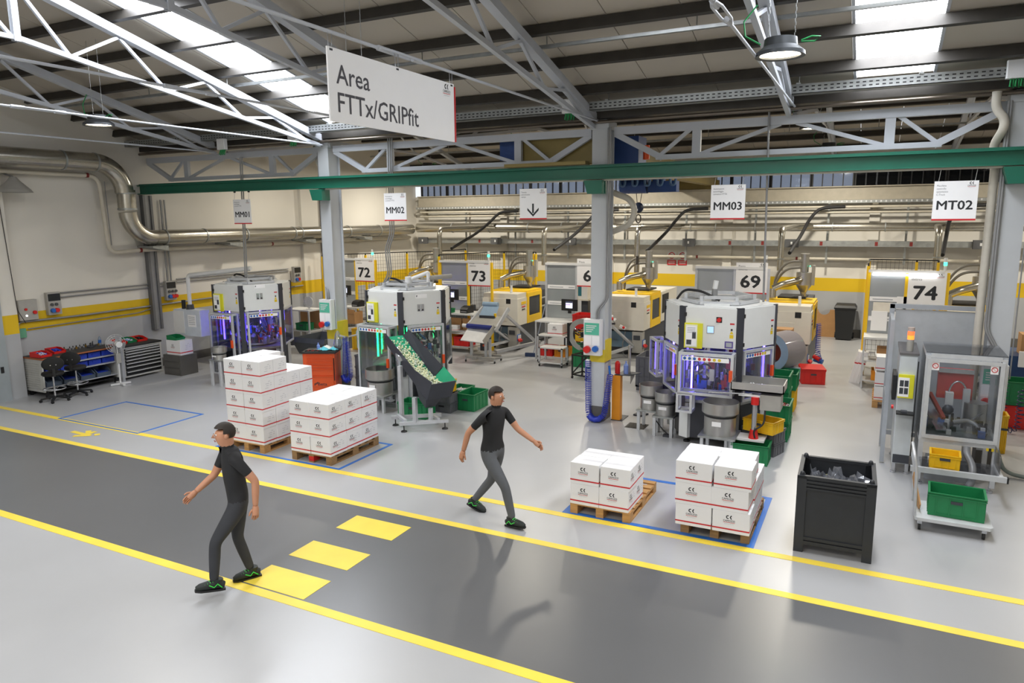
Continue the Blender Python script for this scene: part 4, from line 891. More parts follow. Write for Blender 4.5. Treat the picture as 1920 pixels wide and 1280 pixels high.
# guard frame behind it
t = thing('guard_frame', 'grey profile guard frame with sheet panels behind the electric cabinet', 'guard', (.30, 12.9, 0))
FRG = M('profile grey', '#a3a8ae', .45)
for x in (0, 1.2): MB().bar((x, 0, .02), (x, 0, 2.36), .07).build('post', FRG, t)
MB().bar((-.03, 0, 2.33), (1.23, 0, 2.33), .07, .07).build('top_rail', FRG, t); MB().bar((0.03, 0, .25), (1.17, 0, .25), .07).build('bottom_rail', FRG, t)
MB().box(.05, 1.15, -.01, .01, .3, 2.28).build('sheet_panel', M('sheet panel', '#b3b8bc', .4, .1), t)
MB().bar((0, 0, 2.2), (0, -.9, 2.2), .05).bar((0, -.9, .02), (0, -.9, 2.22), .06).bar((0, -.05, 1.0), (0, -.85, 1.0), .05).build('side_frame', FRG, t)
# trolley with green crate in front
t = thing('platform_trolley', 'white platform trolley in front of the transparent enclosure', 'trolley', (.64, 9.46, 0))
TW = M('trolley white', '#c9ccce', .45)
MB().cbox(0, .80, 0, .62, .13, .17, .03).build('deck', TW, t)
MB().tube(rounded([(-.0, .05, .17), (-.02, .05, .75), (-.06, .05, .95), (-.06, .57, .95), (-.02, .57, .75), (0, .57, .17)], .1), .018, 8).build('push_handle', ALU, t)
for x, y in ((.06, .07), (.72, .07), (.06, .54), (.72, .54)):
    f = MB().box(x-.025, x+.025, y-.03, y+.03, .08, .13).build('castor', METL, t)
    MB().cyl((x-.014, y, .045), (x+.014, y, .045), .045, n=14).build('wheel', BLACKP, f)
tag(MB().bar((.70, 9.72, .20), (.62, 9.98, .52), .24, .015, up=(1, 0, 0)).build('cardboard_sheet', M('cardboard', '#b98d5c', .8, var=.08)), 'piece of cardboard leaning behind the green crate on the trolley', 'cardboard')
# ================================================================== CARTONS ON PALLETS
CART = M('white carton', '#ededee', .6, var=.012, scale=3); TAPE = M('carton tape', '#dfdfe2', .35); WOOD = M('pallet wood', '#b98d58', .75, var=.18, scale=5, stretch=(1, 8, 8), bump=.15)
WOOD2 = M('weathered wood', '#93734c', .8, var=.2, scale=5, stretch=(1, 8, 8)); FAINT = M('faint print', '#c3c5cb', .6); KRAFT = M('brown kraft board', '#b5895a', .8, var=.06)
_CM = {}
def carton_meshes(w, d, h, side):
    key = (w, d, h, side)
    if key in _CM: return _CM[key]
    e = .004; b = MB()
    P = [(-w/2+e, -d/2), (w/2-e, -d/2), (w/2, -d/2+e), (w/2, d/2-e), (w/2-e, d/2), (-w/2+e, d/2), (-w/2, d/2-e), (-w/2, -d/2+e)]
    b.prism(P, 0, h-.004); b.prism([(x*.985, y*.985) for x, y in P], h-.004, h-.001)
    for s in (-1, 1): b.box(-w/2+.006, w/2-.006, min(s*.001, s*(d/2-.006)), max(s*.001, s*(d/2-.006)), h-.001, h)
    body = b.mesh('carton', CART)
    st = MB().box(-w/2-.0012, w/2+.0012, -d/2-.0012, d/2+.0012, h*.14, h*.205).mesh('red_stripe', REDP)
    tp = MB().box(-w*.5-.001, w*.5+.001, -.028, .028, h-.0005, h+.0012).mesh('tape', TAPE)
    lg = MB(); put_logo(lg, -.02, h*.52, .13, -d/2-.0016)
    lg.xf = Matrix.Rotation(PI/2, 4, 'Z')
    if side == 'logo': put_logo(lg, -d*.2, h*.52, .12, -w/2-.0016)
    q = random.Random(4); lg.mat(FAINT)
    for i in range(9):
        x = q.uniform(-.1, d*.34); z = h*q.choice([.36, .5, .62, .74, .84]); l = q.uniform(.02, .06)
        lg.add([(x, -w/2-.0017, z), (x+l, -w/2-.0017, z), (x+l, -w/2-.0017, z+.007), (x, -w/2-.0017, z+.007)], [(0, 1, 2, 3)])
    lg = lg.mesh('logo_print')
    _CM[key] = (body, st, tp, lg); return _CM[key]
def carton(x, y, z, w, d, h, lab, group, side='marks', rz=0, name='carton'):
    body, st, tp, lg = carton_meshes(w, d, h, side)
    o = link(name, body, None, (x, y, z), rz); tag(o, lab, 'box', group)
    link('red_stripe', st, o); link('tape', tp, o); link('logo_print', lg, o); return o
def pallet(x, y, lab, wood=WOOD, red=False):
    """0.8 wide along x, 1.2 deep along y; x,y = front left corner"""
    t = thing('wooden_pallet', lab, 'pallet', (x, y, 0), 0, 'wooden pallets')
    for k in range(7): a = k*(1.2-.10)/6; MB().box(0, .8, a, a+.10, .122, .142).build('deck_board', wood, t)
    for xx in (0, .35, .70): MB().box(xx, xx+.10, 0, 1.2, .10, .122).build('stringer_board', wood, t)
    for i, xx in enumerate((0, .35, .70)):
        for yy in (0, .53, 1.06): MB().box(xx, xx+.10, yy, yy+.14, .022, .10).build('block', RED if red and i == 1 and yy == 0 else wood, t)
        MB().box(xx, xx+.10, 0, 1.2, 0, .022).build('runner', wood, t)
    return t
ROW = ['front', 'second', 'third', 'fourth']; LAY = ['bottom', 'second', 'third', 'fourth', 'top']
def stack(px, py, n_layers, rows, d, h, lab, group, side, w=.4, skip=(), x_off=0, jitter=.008, seed=1):
    q = random.Random(seed)
    for L in range(n_layers):
        for r in range(rows):
            for c in range(2):
                if (L, r, c) in skip: continue
                nm = LAY[L] if L < n_layers-1 else 'top'
                carton(px+x_off+w/2+c*(w+.004)+q.uniform(-jitter, jitter), py+d/2+r*(d+.003)+q.uniform(-jitter, jitter)*.3, .1425+L*(h+.002), w, d, h,
                       'white carton of the %s, %s layer, %s row, %s' % (lab, nm, ROW[r], ('left', 'right')[c]), group, side, R(q.uniform(-.6, .6)))
pallet(-9.50, 8.20, 'wooden pallet under the tallest stack of white cartons')
stack(-9.49, 8.20, 5, 4, .295, .275, 'tallest stack', 'cartons of the tallest stack', 'marks', skip={(4, 2, 1), (4, 3, 0), (4, 3, 1)}, seed=2)
pallet(-8.11, 8.21, 'wooden pallet with one red block under the wide white carton stack', WOOD2, True)
stack(-8.115, 8.21, 3, 3, .395, .275, 'wide stack of logo sides', 'cartons of the wide stack beside the tallest one', 'logo', seed=3)
pallet(-3.30, 8.15, 'half empty wooden pallet under four low white cartons')
stack(-3.29, 8.14, 2, 2, .31, .275, 'half empty pallet', 'cartons on the half empty pallet', 'logo', w=.385, seed=4)
pallet(-1.88, 8.19, 'wooden pallet under the carton stack beside the black bin', WOOD2)
stack(-1.93, 8.10, 3, 3, .36, .262, 'pallet beside the black bin', 'cartons on the pallet beside the black bin', 'marks', w=.42, skip={(2, 2, 0), (2, 2, 1)}, jitter=.014, seed=5)

# ================================================================== BINS AND CRATES
CG = M('green crate plastic', '#167a48', .45, var=.05); CY = M('yellow crate plastic', '#e3b616', .45, var=.05); CR = M('red crate plastic', '#d2221c', .42, var=.05); CGR = M('grey crate plastic', '#63656a', .5, var=.05); CB = M('blue bin plastic', '#2440b4', .42, var=.05); CO = M('orange crate plastic', '#e09018', .45)
def crate_into(t, w, d, h, m, wall=.012):
    b = MB().box(-w/2+.015, w/2-.015, -d/2+.015, d/2-.015, 0, .012)
    for s in (-1, 1):
        b.box(s*(w/2-wall), s*w/2, -d/2, d/2, .004, h); b.box(-w/2+wall, w/2-wall, s*(d/2-wall), s*d/2, .004, h)
    b.build('shell', m, t)
    r = MB()
    for z in (h-.035, h-.008):
        for s in (-1, 1):
            r.box(s*(w/2-.002), s*(w/2+.012), -d/2-.012, d/2+.012, z, z+.012); r.box(-w/2, w/2, s*(d/2-.002), s*(d/2+.012), z, z+.012)
    r.build('rim', m, t)
    k = MB()
    for s in (-1, 1):
        for u in (-.36, -.12, .12, .36):
            k.box(w*u-.006, w*u+.006, s*(d/2), s*(d/2+.008), .02, h-.035); k.box(s*(w/2), s*(w/2+.008), d*u-.006, d*u+.006, .02, h-.035)
    k.box(-w*.36, w*.36, -d/2-.008, -d/2, .03, .04); k.build('rib', m, t)
    MB().box(-.06, .06, -d/2-.011, -d/2-.002, h*.62, h*.62+.035).build('hand_slot', DARKG if m is not CGR else BLACKP, t)
def crate(x, y, z, w, d, h, m, lab, group=None, rz=0, fill=None, seed=1, name='plastic_crate', lid=False):
    t = thing(name, lab, 'crate', (x, y, z), R(rz), group); crate_into(t, w, d, h, m)
    if lid: MB().box(-w/2-.012, w/2+.012, -d/2-.012, d/2+.012, h, h+.012).build('lid', m, t)
    if fill: stuff(pile(MB(), 0, 0, h*.55, w/2-.03, d/2-.03, 260, .04, h*.35, fill, seed).build('loose_parts', None, t))
    return t
PW = [WHITE, M('pale part', '#d4d2cc', .5), M('grey part', '#97989a', .5)]
crate(-7.05, 12.15, 0, .40, .58, .34, CG, 'empty green crate standing forward right of the sloping chute', 'green crates')
crate(-7.50, 12.42, 0, .38, .56, .32, CG, 'green crate full of white parts behind the empty green crate', 'green crates', 0, PW, 2)
crate(-7.42, 11.72, 0, .40, .30, .185, CGR, 'lowest grey crate under the yellow one right of the chute', 'grey crates')
crate(-7.42, 11.72, .19, .40, .30, .185, CGR, 'grey crate in the middle, between its twin and the yellow crate right of the chute', 'grey crates')
crate(-7.50, 11.76, .38, .44, .32, .24, CY, 'yellow crate on top of two grey crates right of the chute', 'yellow crates')
crate(-7.72, 11.16, 0, .60, .40, .30, CG, 'green crate on the floor under the sloping chute', 'green crates', 5)
crate(-1.32, 12.72, 0, .42, .60, .32, CG, 'green crate at the bottom of the pair right of the MM03 machine', 'green crates')
crate(-1.32, 12.72, .325, .42, .60, .30, CG, 'green crate full of dark red and white parts right of MM03', 'green crates', 0, [M('dark red'), WHITE, M('dark red'), GREYP], 4)
crate(-1.46, 13.75, 0, .46, .60, .30, CG, 'lowest green crate of the tall stack behind the parts crate', 'green crates')
crate(-1.46, 13.75, .305, .46, .60, .30, CG, 'middle green crate of the tall stack behind the parts crate', 'green crates')
crate(-1.46, 13.75, .61, .46, .60, .30, CG, 'empty green crate topping the tall stack behind the parts crate', 'green crates')
crate(-1.42, 14.75, .0, .42, .56, .42, CY, 'tall yellow crate under a green one behind the green stacks', 'yellow crates')
crate(-1.42, 14.75, .425, .46, .60, .32, CG, 'green crate on a yellow crate beside the film roll', 'green crates')
crate(-1.42, 11.78, 0, .55, .38, .20, CGR, 'grey crate on the floor, bottom of the stack beside the hopper tray', 'grey crates', -18)
crate(-1.42, 11.78, .205, .55, .38, .20, CGR, 'grey crate between its twin and the yellow crate beside the hopper tray', 'grey crates', -18)
crate(-1.40, 11.56, .41, .50, .36, .20, CY, 'yellow crate on two grey crates beside the hopper tray', 'yellow crates', -20)
crate(-1.52, 11.22, 0, .54, .38, .31, CG, 'open green crate on the floor just behind the carton stack', 'green crates', 0)
crate(1.08, 9.79, .171, .58, .40, .29, CG, 'large green crate standing on the white platform trolley', 'green crates', -3)
crate(1.02, 10.85, .413, .34, .30, .20, CY, 'yellow crate on the tray of the transparent test machine', 'yellow crates', -3)
crate(-1.12, 17.42, 0, .50, .62, .34, CR, 'closed red crate alone on the floor in the gangway', 'red crates', 12, lid=True)
# grey folding pallet box with parts
t = thing('pallet_box', 'grey ribbed pallet box with white parts behind the bowl feeders', 'pallet box', (-4.10, 15.35, 0))
w, d, h = .86, .78, .76; b = MB()
for s in (-1, 1): b.box(s*(w/2-.02), s*w/2, -d/2, d/2, .08, h); b.box(-w/2+.02, w/2-.02, s*(d/2-.02), s*d/2, .08, h)
b.box(-w/2, w/2, -d/2, d/2, .08, .12).build('shell', CGR, t)
k = MB()
for i in range(7):
    for s in (-1, 1): k.box(-w/2+.06+i*.12, -w/2+.075+i*.12, s*d/2, s*(d/2+.015), .1, h-.05); k.box(s*w/2, s*(w/2+.015), -d/2+.05+i*.11, -d/2+.065+i*.11, .1, h-.05)
for z in (.3, .52, h-.03):
    for s in (-1, 1): k.box(-w/2, w/2, s*d/2, s*(d/2+.012), z, z+.015)
k.build('rib', CGR, t); MB().box(-.05, .14, -d/2-.018, -d/2-.016, .42, .50).build('paper_label', SIGNW, t)
for x in (-.35, 0, .35): MB().box(x-.06, x+.06, -d/2, d/2, 0, .08).build('foot_runner', CGR, t)
stuff(pile(MB(), 0, 0, .45, w/2-.06, d/2-.06, 320, .06, .22, PW, 8).build('loose_parts', None, t))
# black bin
t = thing('pallet_bin', 'large black plastic bin with clear film inside, front right', 'bin', (-.22, 8.66, 0), R(1.5))
w, d, h = .80, .78, .90; BB = M('black bin plastic', '#2b2e33', .5, var=.08); b = MB()
for s in (-1, 1): b.box(s*(w/2-.035), s*(w/2-.02), -d/2+.02, d/2-.02, .14, h-.02); b.box(-w/2+.02, w/2-.02, s*(d/2-.035), s*(d/2-.02), .14, h-.02)
b.box(-w/2+.02, w/2-.02, -d/2+.02, d/2-.02, .14, .17).build('shell', BB, t)
for sx in (-1, 1):
    for sy in (-1, 1):
        MB().box(sx*(w/2-.10), sx*w/2, sy*(d/2-.035), sy*d/2, 0, h).box(sx*(w/2-.035), sx*w/2, sy*(d/2-.12), sy*(d/2-.035), 0, h).build('corner_post', BB, t)
        MB().cyl((sx*(w/2-.05), sy*(d/2-.05), h-.01), (sx*(w/2-.05), sy*(d/2-.05), h+.015), .03, n=10).ball((sx*(w/2-.05), sy*(d/2-.05), h+.02), .026, 10).build('stacking_knob', BB, t)
r = MB()
for s in (-1, 1): r.box(-w/2, w/2, s*(d/2-.045), s*d/2, h-.03, h+.005); r.box(s*(w/2-.045), s*w/2, -d/2+.045, d/2-.045, h-.03, h+.005)
r.build('rim', BB, t)
for z in (.84, .80, .76): MB().box(-w/2+.1, w/2-.1, -d/2-.002, -d/2+.02, z-.012, z+.012).build('front_groove_rib', BB, t)
MB().box(-w/2+.1, w/2-.1, -d/2+.005, -d/2+.022, .15, .185).box(-w/2+.1, w/2-.1, -d/2-.003, -d/2+.02, .10, .14).build('lower_rail', BB, t)
FILM = GL('clear film', '#f2f5fb', 5, .16, '#d4d9e6')
q = random.Random(9); N = 16; b = MB(); v = []
for i in range(N+1):
    for j in range(N+1):
        v.append((-.28+.62*i/N+q.uniform(-.02, .02), -.30+.45*j/N+q.uniform(-.02, .02), .74+.10*math.sin(i*.9+j*.5)*math.cos(j*.8)+q.uniform(-.04, .09)))
b.add(v, [(i*(N+1)+j, (i+1)*(N+1)+j, (i+1)*(N+1)+j+1, i*(N+1)+j+1) for i in range(N) for j in range(N)]).build('film_bag', FILM, t)
MB().box(-.36, .36, -.35, .35, .55, .60).build('waste_layer', M('dark waste', '#202226', .8), t)

# ================================================================== WORKSTATIONS AND PRESSES
FY = M('safety yellow', '#f0c419', .4, var=.02); FENB = M('fence black', '#141517', .45); GLD = EM('green tower lamp', '#38ffb0', 5)
BACKP = M('aluminium back panel', '#a9aeb2', .3, .45, var=.05, scale=2); TBL = M('worktop white', '#d6d7d6', .45)
def monitor(t, x, y, z, rz=0):
    m = MB(); m.xf = Matrix.Translation((x, y, z)) @ Matrix.Rotation(R(rz), 4, 'Z')
    m.box(-.23, .23, -.02, .03, -.15, .15).box(-.04, .04, -.01, .04, -.22, -.15)
    o = m.build('monitor', BLACKP, t); s = MB(); s.xf = m.xf
    s.mat(EM('screen white', '#dfe6ff', .9)).box(-.10, .10, -.023, -.02, -.08, .10); s.mat(EM('screen dark', '#30344c', .5)).box(-.10, .10, -.025, -.023, .06, .10); s.mat(EM('screen lilac', '#b9a8e8', .8)).box(-.10, .04, -.025, -.023, -.0, .03)
    s.build('screen', None, o)
def number_board(t, x, y, z, num, w=.74, h=.72, rz=0):
    m = MB().box(0, w, -.01, 0, -h, 0); o = m.build('number_board', SIGNW, t, (x, y, z), R(rz))
    MB().box(0, w, -.014, .002, -h-.018, -h+.012).build('red_edge', REDP, o)
    p = MB(); put_text(p, 'Pressa', .06, -.11, .05, M('dark grey print'), None, 0, -.0115); put_text(p, 'elettrica', .06, -.18, .05, M('dark grey print'), None, 0, -.0115)
    put_logo(p, w-.12, -.1, .14, -.0115); put_text(p, num, w/2+(.05 if num == '68' else -.02), -h+.13, .29, INK, .44, .034, -.0115, 'c'); p.build('print', None, o); return o
def tower(t, x, y, z, lit=True):
    o = MB().cyl((x, y, z), (x, y, z+.12), .028, n=10).cyl((x, y, z+.19), (x, y, z+.28), .035, n=10).build('signal_tower', WHITE, t)
    MB().cyl((x, y, z+.12), (x, y, z+.19), .035, n=10).build('signal_lamp', GLD if lit else GREYC, o)
def fence_panel(t, p, q_, z0, z1):
    a, b = Vector((*p, 0)), Vector((*q_, 0)); L = (b-a).length; f = MB()
    f.bar((*p, z0), (*p, z1), .03).bar((*q_, z0), (*q_, z1), .03).bar((*p, z1), (*q_, z1), .03).bar((*p, z0), (*q_, z0), .03); f.build('fence_frame', FENB, t)
    m = MB(); d = (b-a)/L; n = int(L/.09)
    for i in range(1, n): c = a+d*L*i/n; m.bar((c.x, c.y, z0), (c.x, c.y, z1), .005)
    for i in range(1, int((z1-z0)/.12)): z = z0+.12*i; m.bar((a.x, a.y, z), (b.x, b.y, z), .005)
    stuff(m.build('fence_mesh', FENB, t))
def workstation(x0, num, lab, table_z=1.10, y=17.9, w1=.92, w2=.78, lit=True, papers=False, yellow=True, boardz=2.58, shelves=True):
    """x0 = left post; back panel w1 wide, number board w2 to its right"""
    t = thing('workstation', lab, 'workstation', (x0, y, 0), 0, 'press workstations')
    for x in (0, w1, w1+w2): MB().box(x-.03, x+.03, -.02, .04, 0, 2.52).build('yellow_post' if yellow else 'post', FY if yellow else ALU, t)
    MB().box(.03, w1-.03, .0, .01, table_z, 2.50).build('back_panel', BACKP, t)
    MB().box(-.02, w1+w2*.9, -.05, .0, 2.50, 2.56).build('lamp_channel', WHITE, t)
    for z in (1.86, 1.42): MB().box(.04, w1-.04, -.012, 0, z, z+.10).mat(GREYP).box(.10, .50, -.014, -.012, z+.035, z+.055).box(.66, .82, -.014, -.012, z+.035, z+.055).build('label_strip', SIGNW, t)
    o = number_board(t, w1+.03, -.03, boardz, num, w2-.06)
    MB().box(-.02, w1+.55, -.72, -.02, table_z-.04, table_z).build('worktop', TBL, t)
    for x in (.0, w1+.5):
        for yy in (-.69, -.05): MB().box(x-.02, x+.02, yy-.02, yy+.02, 0, table_z-.04).build('leg', ALU, t)
    for z in ((.62, .18) if shelves else ()): MB().box(-.02, w1+.5, -.68, -.05, z-.02, z).build('shelf', ALU, t)
    MB().bar((.05, -.06, .7), (w1+.4, -.06, .7), .03).build('brace', ALU, t)
    tower(t, w1+w2-.08, -.02, 2.56, lit)
    if papers:
        for xx in (.1, .48): MB().box(xx, xx+.32, -.03, -.012, table_z+.06, table_z+.5).build('paper_tray', SIGNW, t)
        MB().box(.58, .88, -.02, -.01, 1.5, 1.98).mat(M('green mark', '#1d8a4a', .5)).box(.68, .76, -.024, -.02, 1.72, 1.82).build('instruction_sheet', SIGNW, t)
        MB().box(.12, .5, -.02, -.01, 1.62, 1.84).build('plan_sheet', M('plan paper', '#e6e0d2', .6), t)
        lt = MB().box(.06, w1+w2-.2, -.07, -.05, 2.44, 2.48).build('task_light', EM('task light', '#ffffff', 9), t)
    return t
ws72 = workstation(-15.25, '72', 'workstation with board 72 behind the left column', 1.12, w1=.72)
ws73 = workstation(-11.38, '73', 'workstation with board 73 right of the MM02 machine', 1.12)
ws6 = workstation(-7.98, '68', 'workstation whose number board is half hidden by the coiled hose column', 1.06, w1=.88, w2=.78, yellow=False, lit=False, boardz=2.68, shelves=False)
ws69 = workstation(-3.92, '69', 'workstation with board 69 behind the MM03 machine', 1.06, yellow=False, lit=False, boardz=2.66)
ws74 = workstation(-.09, '74', 'brightly lit workstation with board 74 and paper trays', 1.14, w1=.74, w2=.78, papers=True, boardz=2.53)
for t, x, z in ((ws73, .62, 1.62), (ws72, .62, 1.60), (ws6, .85, 1.48)): monitor(t, x, -.42, z, -6)
monitor(ws74, .95, -.25, 1.42, 4)
for t, x in ((ws73, 1.05), (ws72, 1.0), (ws6, 1.22)):
    pass
def printer(x, y, z, lab):
    t = thing('label_printer', lab, 'printer', (x, y, z), R(-8), 'label printers')
    MB().prismx([(-.15, 0), (.15, 0), (.15, .17), (.05, .2), (-.10, .16), (-.15, .1)], -.13, .13).build('housing', BLACKP, t); MB().box(-.1, .1, -.154, -.14, .03, .06).build('paper_slot', GREYC, t)
printer(-10.25, 17.45, 1.12, 'black label printer beside the small green bin'); printer(-14.12, 17.45, 1.12, 'black label printer on the table behind the left column'); printer(-6.85, 17.5, 1.06, 'black label printer by the column on the table with the hidden number')
crate(-10.75, 17.32, 1.12, .26, .18, .12, CG, 'small green bin on the table under board 73', 'small bins')
for x, m, lab in ((-10.86, CO, 'orange crate left of a red one on a bottom shelf'), (-10.34, CR, 'red crate right of an orange one on a bottom shelf')): crate(x, 17.45, .18, .48, .4, .26, m, lab, 'shelf crates')
for x, lab in ((-11.1, 'brown open carton at the left of the shelf under board 73'), (-10.62, 'brown carton in the middle of the shelf under board 73'), (-10.2, 'brown carton at the right of the shelf under board 73')):
    t = tag(MB().box(-.19, .19, -.15, .15, 0, .26).box(-.19, .19, -.155, -.15, .20, .34).build('open_carton', KRAFT, None, (x, 17.58, .62)), lab, 'box', 'brown cartons under board 73')
carton(-10.62, 17.28, .62, .36, .2, .15, 'low white carton in front of the brown ones under board 73', 'cartons at the workstations')
crate(-12.0, 16.55, 0, .5, .5, .62, CG, 'tall green crate beside the MM02 machine towards board 73', 'green crates'); crate(-12.0, 16.55, .63, .5, .5, .42, CY, 'yellow crate on the tall green one beside the MM02 machine', 'yellow crates')
carton(-14.75, 17.3, .62, .5, .4, .42, 'white carton on the shelf under board 72', 'cartons at the workstations')
tag(MB().box(-.2, .2, -.2, .2, 0, .36).box(-.2, .2, -.205, -.2, .3, .44).build('open_carton', KRAFT, None, (-14.2, 17.3, .62)), 'brown carton beside the white one on the shelf nearest the left column', 'box')
# fences behind the stations
def fence(pts, lab, z1=2.62):
    t = thing('safety_fence', lab, 'fence', (pts[0][0], pts[0][1], 0)); o = Vector(pts[0])
    P = [(a-o.x, b-o.y) for a, b in pts]
    for p in P: MB().box(p[0]-.03, p[0]+.03, p[1]-.03, p[1]+.03, 0, z1-.05).build('fence_post', FY, t)
    for a, b in zip(P, P[1:]): fence_panel(t, a, b, .2, z1)
fence([(-16.2, 18.3), (-15.3, 19.4), (-14.6, 20.8), (-13.8, 21.6), (-13.75, 23.4)], 'zigzag yellow and black fence near the left wall')
fence([(-12.45, 19.5), (-11.35, 21.9), (-10.25, 21.9), (-10.15, 21.9)], 'straight yellow and black fence left of the yellow-windowed press')
fence([(-.12, 18.0), (-.12, 19.8), (.9, 19.8), (1.35, 19.8)], 'yellow and black fence behind the brightly lit workstation', 2.68)
def hopper(t, x, y, z, s=1.0):
    MB().lathe([(.06*s, 0), (.08*s, .12*s), (.19*s, .30*s), (.19*s, .62*s), (0, .64*s)], (x, y, z), 18).build('material_hopper', STAIN, t)
    MB().cyl((x, y, z+.62*s), (x, y, z+1.05*s), .10*s, n=14).cyl((x, y, z+1.05*s), (x, y, z+1.09*s), .115*s, n=14).build('vacuum_loader', STAIN, t)
    MB().box(x+.17*s, x+.25*s, y-.06, y+.06, z+.3*s, z+.8*s).build('loader_control', SOCK, t)
    MB().ball((x+.13*s, y-.05, z+.78*s), .014, 8).build('green_pilot', GLD, t)
def press(xr, yf, lab, variant=0, seed=1):
    t = thing('injection_press', lab, 'press', (xr, yf, 0), 0, 'injection moulding presses'); W_ = 1.12
    MB().box(-W_+.05, -.06, .25, 3.6, .10, .72).build('machine_bed', DARKG, t)
    for yy in (.35, 1.8, 3.4):
        for xx in (-W_+.15, -.16): MB().cyl((xx, yy, 0), (xx, yy, .1), .06, n=10).build('foot', BLACKP, t)
    MB().box(-W_+.12, -.30, .2, .25, .22, .66).box(-W_+.12, -.30, .19, .2, .42, .44).build('front_bed_panel', M('steel blue paint', '#6f8ba0', .45), t)
    MB().box(-W_, 0, 0, .62, .74, 1.50).box(-W_+.02, -.02, .02, .62, 1.5, 1.64).build('clamp_cover', CREAM, t)
    MB().box(-W_+.05, -.36, -.012, 0, .86, 1.24).build('cover_step', CREAM, t)
    MB().box(-.36, -.22, -.004, 0, 1.36, 1.5).build('black_vent', BLACKP, t)
    MB().cyl((-.29, .2, 1.64), (-.29, .2, 1.86), .035, n=10).build('beacon', WHITE, t)
    MB().mat(FY).box(.0, .008, .25, .55, 1.32, 1.40).mat(REDP).box(0, .008, .28, .50, 1.24, 1.27).mat(INK).box(0, .008, .28, .48, 1.16, 1.19).build('side_marking', None, t)
    MB().box(-W_-.02, .0, .62, 1.62, 1.62, 1.68).build('yellow_top', FY, t)
    g = MB().box(-.02, .02, .62, .74, .74, 1.62).box(-.02, .02, 1.5, 1.62, .74, 1.62).box(-.02, .02, .74, 1.5, 1.5, 1.62).box(-.02, .02, .74, 1.5, .74, .95).build('yellow_gate', FY, t)
    MB().box(-.01, .0, .74, 1.5, .95, 1.5).build('gate_window', GL('smoky window', '#8a8d90', .8, .35, '#77797b'), g)
    MB().box(-W_, -W_+.04, .62, 1.62, .74, 1.62).build('rear_gate', FY, t)
    MB().box(-W_+.1, -.15, .7, 1.55, .76, 1.4).build('mould_platen', M('platen steel', '#4c4f52', .4, .5), t)
    if variant == 1:
        MB().box(-W_+.06, .0, 1.70, 3.5, .76, 1.62).build('injection_cover', CREAM, t)
        MB().box(0, .012, 1.82, 2.5, 1.0, 1.54).build('cover_window', BLACKP, t)
    else:
        MB().box(-W_+.15, -.18, 1.70, 3.5, .76, 1.58).build('injection_unit', DARKG, t)
        for z in (1.1, 1.35): MB().cyl((-.1, 1.7, z), (-.1, 3.2, z), .03, n=8).build('guide_rod', METL, t)
    MB().box(-W_+.2, -.25, 1.3, 2.1, 1.68, 1.72).build('black_top_plate', BLACKP, t)
    hopper(t, -.33, 1.5, 1.72)
    MB().tube(rounded([(-1.0, .95, 1.95), (-.78, 1.0, 2.06), (-.45, 1.25, 2.14), (-.35, 1.5, 2.20)], .1), .085, 10).cyl((-1.0, .95, 1.95), (-1.0, .92, 1.72), .085, n=10).build('zinc_elbow', ZINC, t)
    for dz, r in ((2.62, .6), (2.46, .5)): MB().tube(rounded([(-.36, 1.45, dz), (-.75, 1.4, dz-.02), (-1.0, 1.5, dz-.35), (-1.08, 1.6, dz-.85)], .35, 7), .03, 8).build('feed_hose', HOSE, t)
    MB().box(-.32, -.04, .02, .24, .12, .70).build('socket_cabinet', SOCK, t); MB().box(-.28, -.1, .008, .02, .48, .60).build('dark_window', DARKG, t)
    MB().box(-.04, -.025, .04, .24, .30, .48).build('blue_socket_plate', BLU, t)
    for k in range(4): MB().box(-.025, .0, .06+.045*k, .085+.045*k, .36, .46).build('plug', WHITE, t)
    for k in range(2): MB().cyl((-.02, .08+.1*k, .34), (.06, .04+.1*k, .30), .035, n=10).build('red_plug', RED, t)
    c = MB(); q = random.Random(seed)
    for k in range(3): c.tube([(-.45+.14*math.cos(a), .0+.02*k, .34+.15*math.sin(a)) for a in [2*PI*i/14 for i in range(14)]], .010, 5, closed=True)
    c.build('coiled_cable', GREYC, t)
    MB().tube(rounded([(-.5, -.02, .7), (-.56, -.1, .3), (-.5, -.15, .02), (-.1, -.1, .02), (.0, .1, .3)], .15), .012, 5).build('loose_cable', GREYC, t)
    # sloping take-off conveyor leaving the front
    MB().bar((-.62, -.9, 1.0), (-.30, .05, .30), .08, .05).bar((-.30, .05, .30), (-.78, -.9, .18), .07, .07).build('conveyor_frame', ALU, t)
    f = MB()
    for a, z in ((-.70, 1.14), (-.62, 1.18), (-.54, 1.10), (-.66, 1.05)): f.mat(WHITE).cyl((a, -.9, z), (a+.03, -.84, z+.05), .03, n=8)
    f.mat(RED).ball((-.58, -.93, 1.16), .045, 8).mat(DARKG).cyl((-.74, -.9, 1.03), (-.5, -.9, 1.03), .03, n=8).build('pneumatic_head', None, t)
    f = MB().mat(WHITE).bar((-.5, -.5, .92), (-.36, -.45, .84), .07).mat(RED).ball((-.4, -.5, .88), .04, 8); f.build('red_fitting', None, t)
    return t
press(-12.55, 18.5, 'injection press hidden behind the MM02 machine and board 73', 0)
press(-8.92, 18.0, 'injection press with yellow window frame right of board 73', 0, 2)
press(-5.42, 18.55, 'injection press with long cream cover right of the coiled hose column', 1, 3)
press(-1.25, 18.1, 'injection press with yellow top right of the MM03 machine', 0, 4)
press(2.55, 18.0, 'injection press partly behind the right column and board 74', 0, 5)
t = thing('temperature_unit', 'white and teal temperature unit with orange lamp on the press right of board 73', 'unit', (-7.6, 19.4, 1.45), 0)
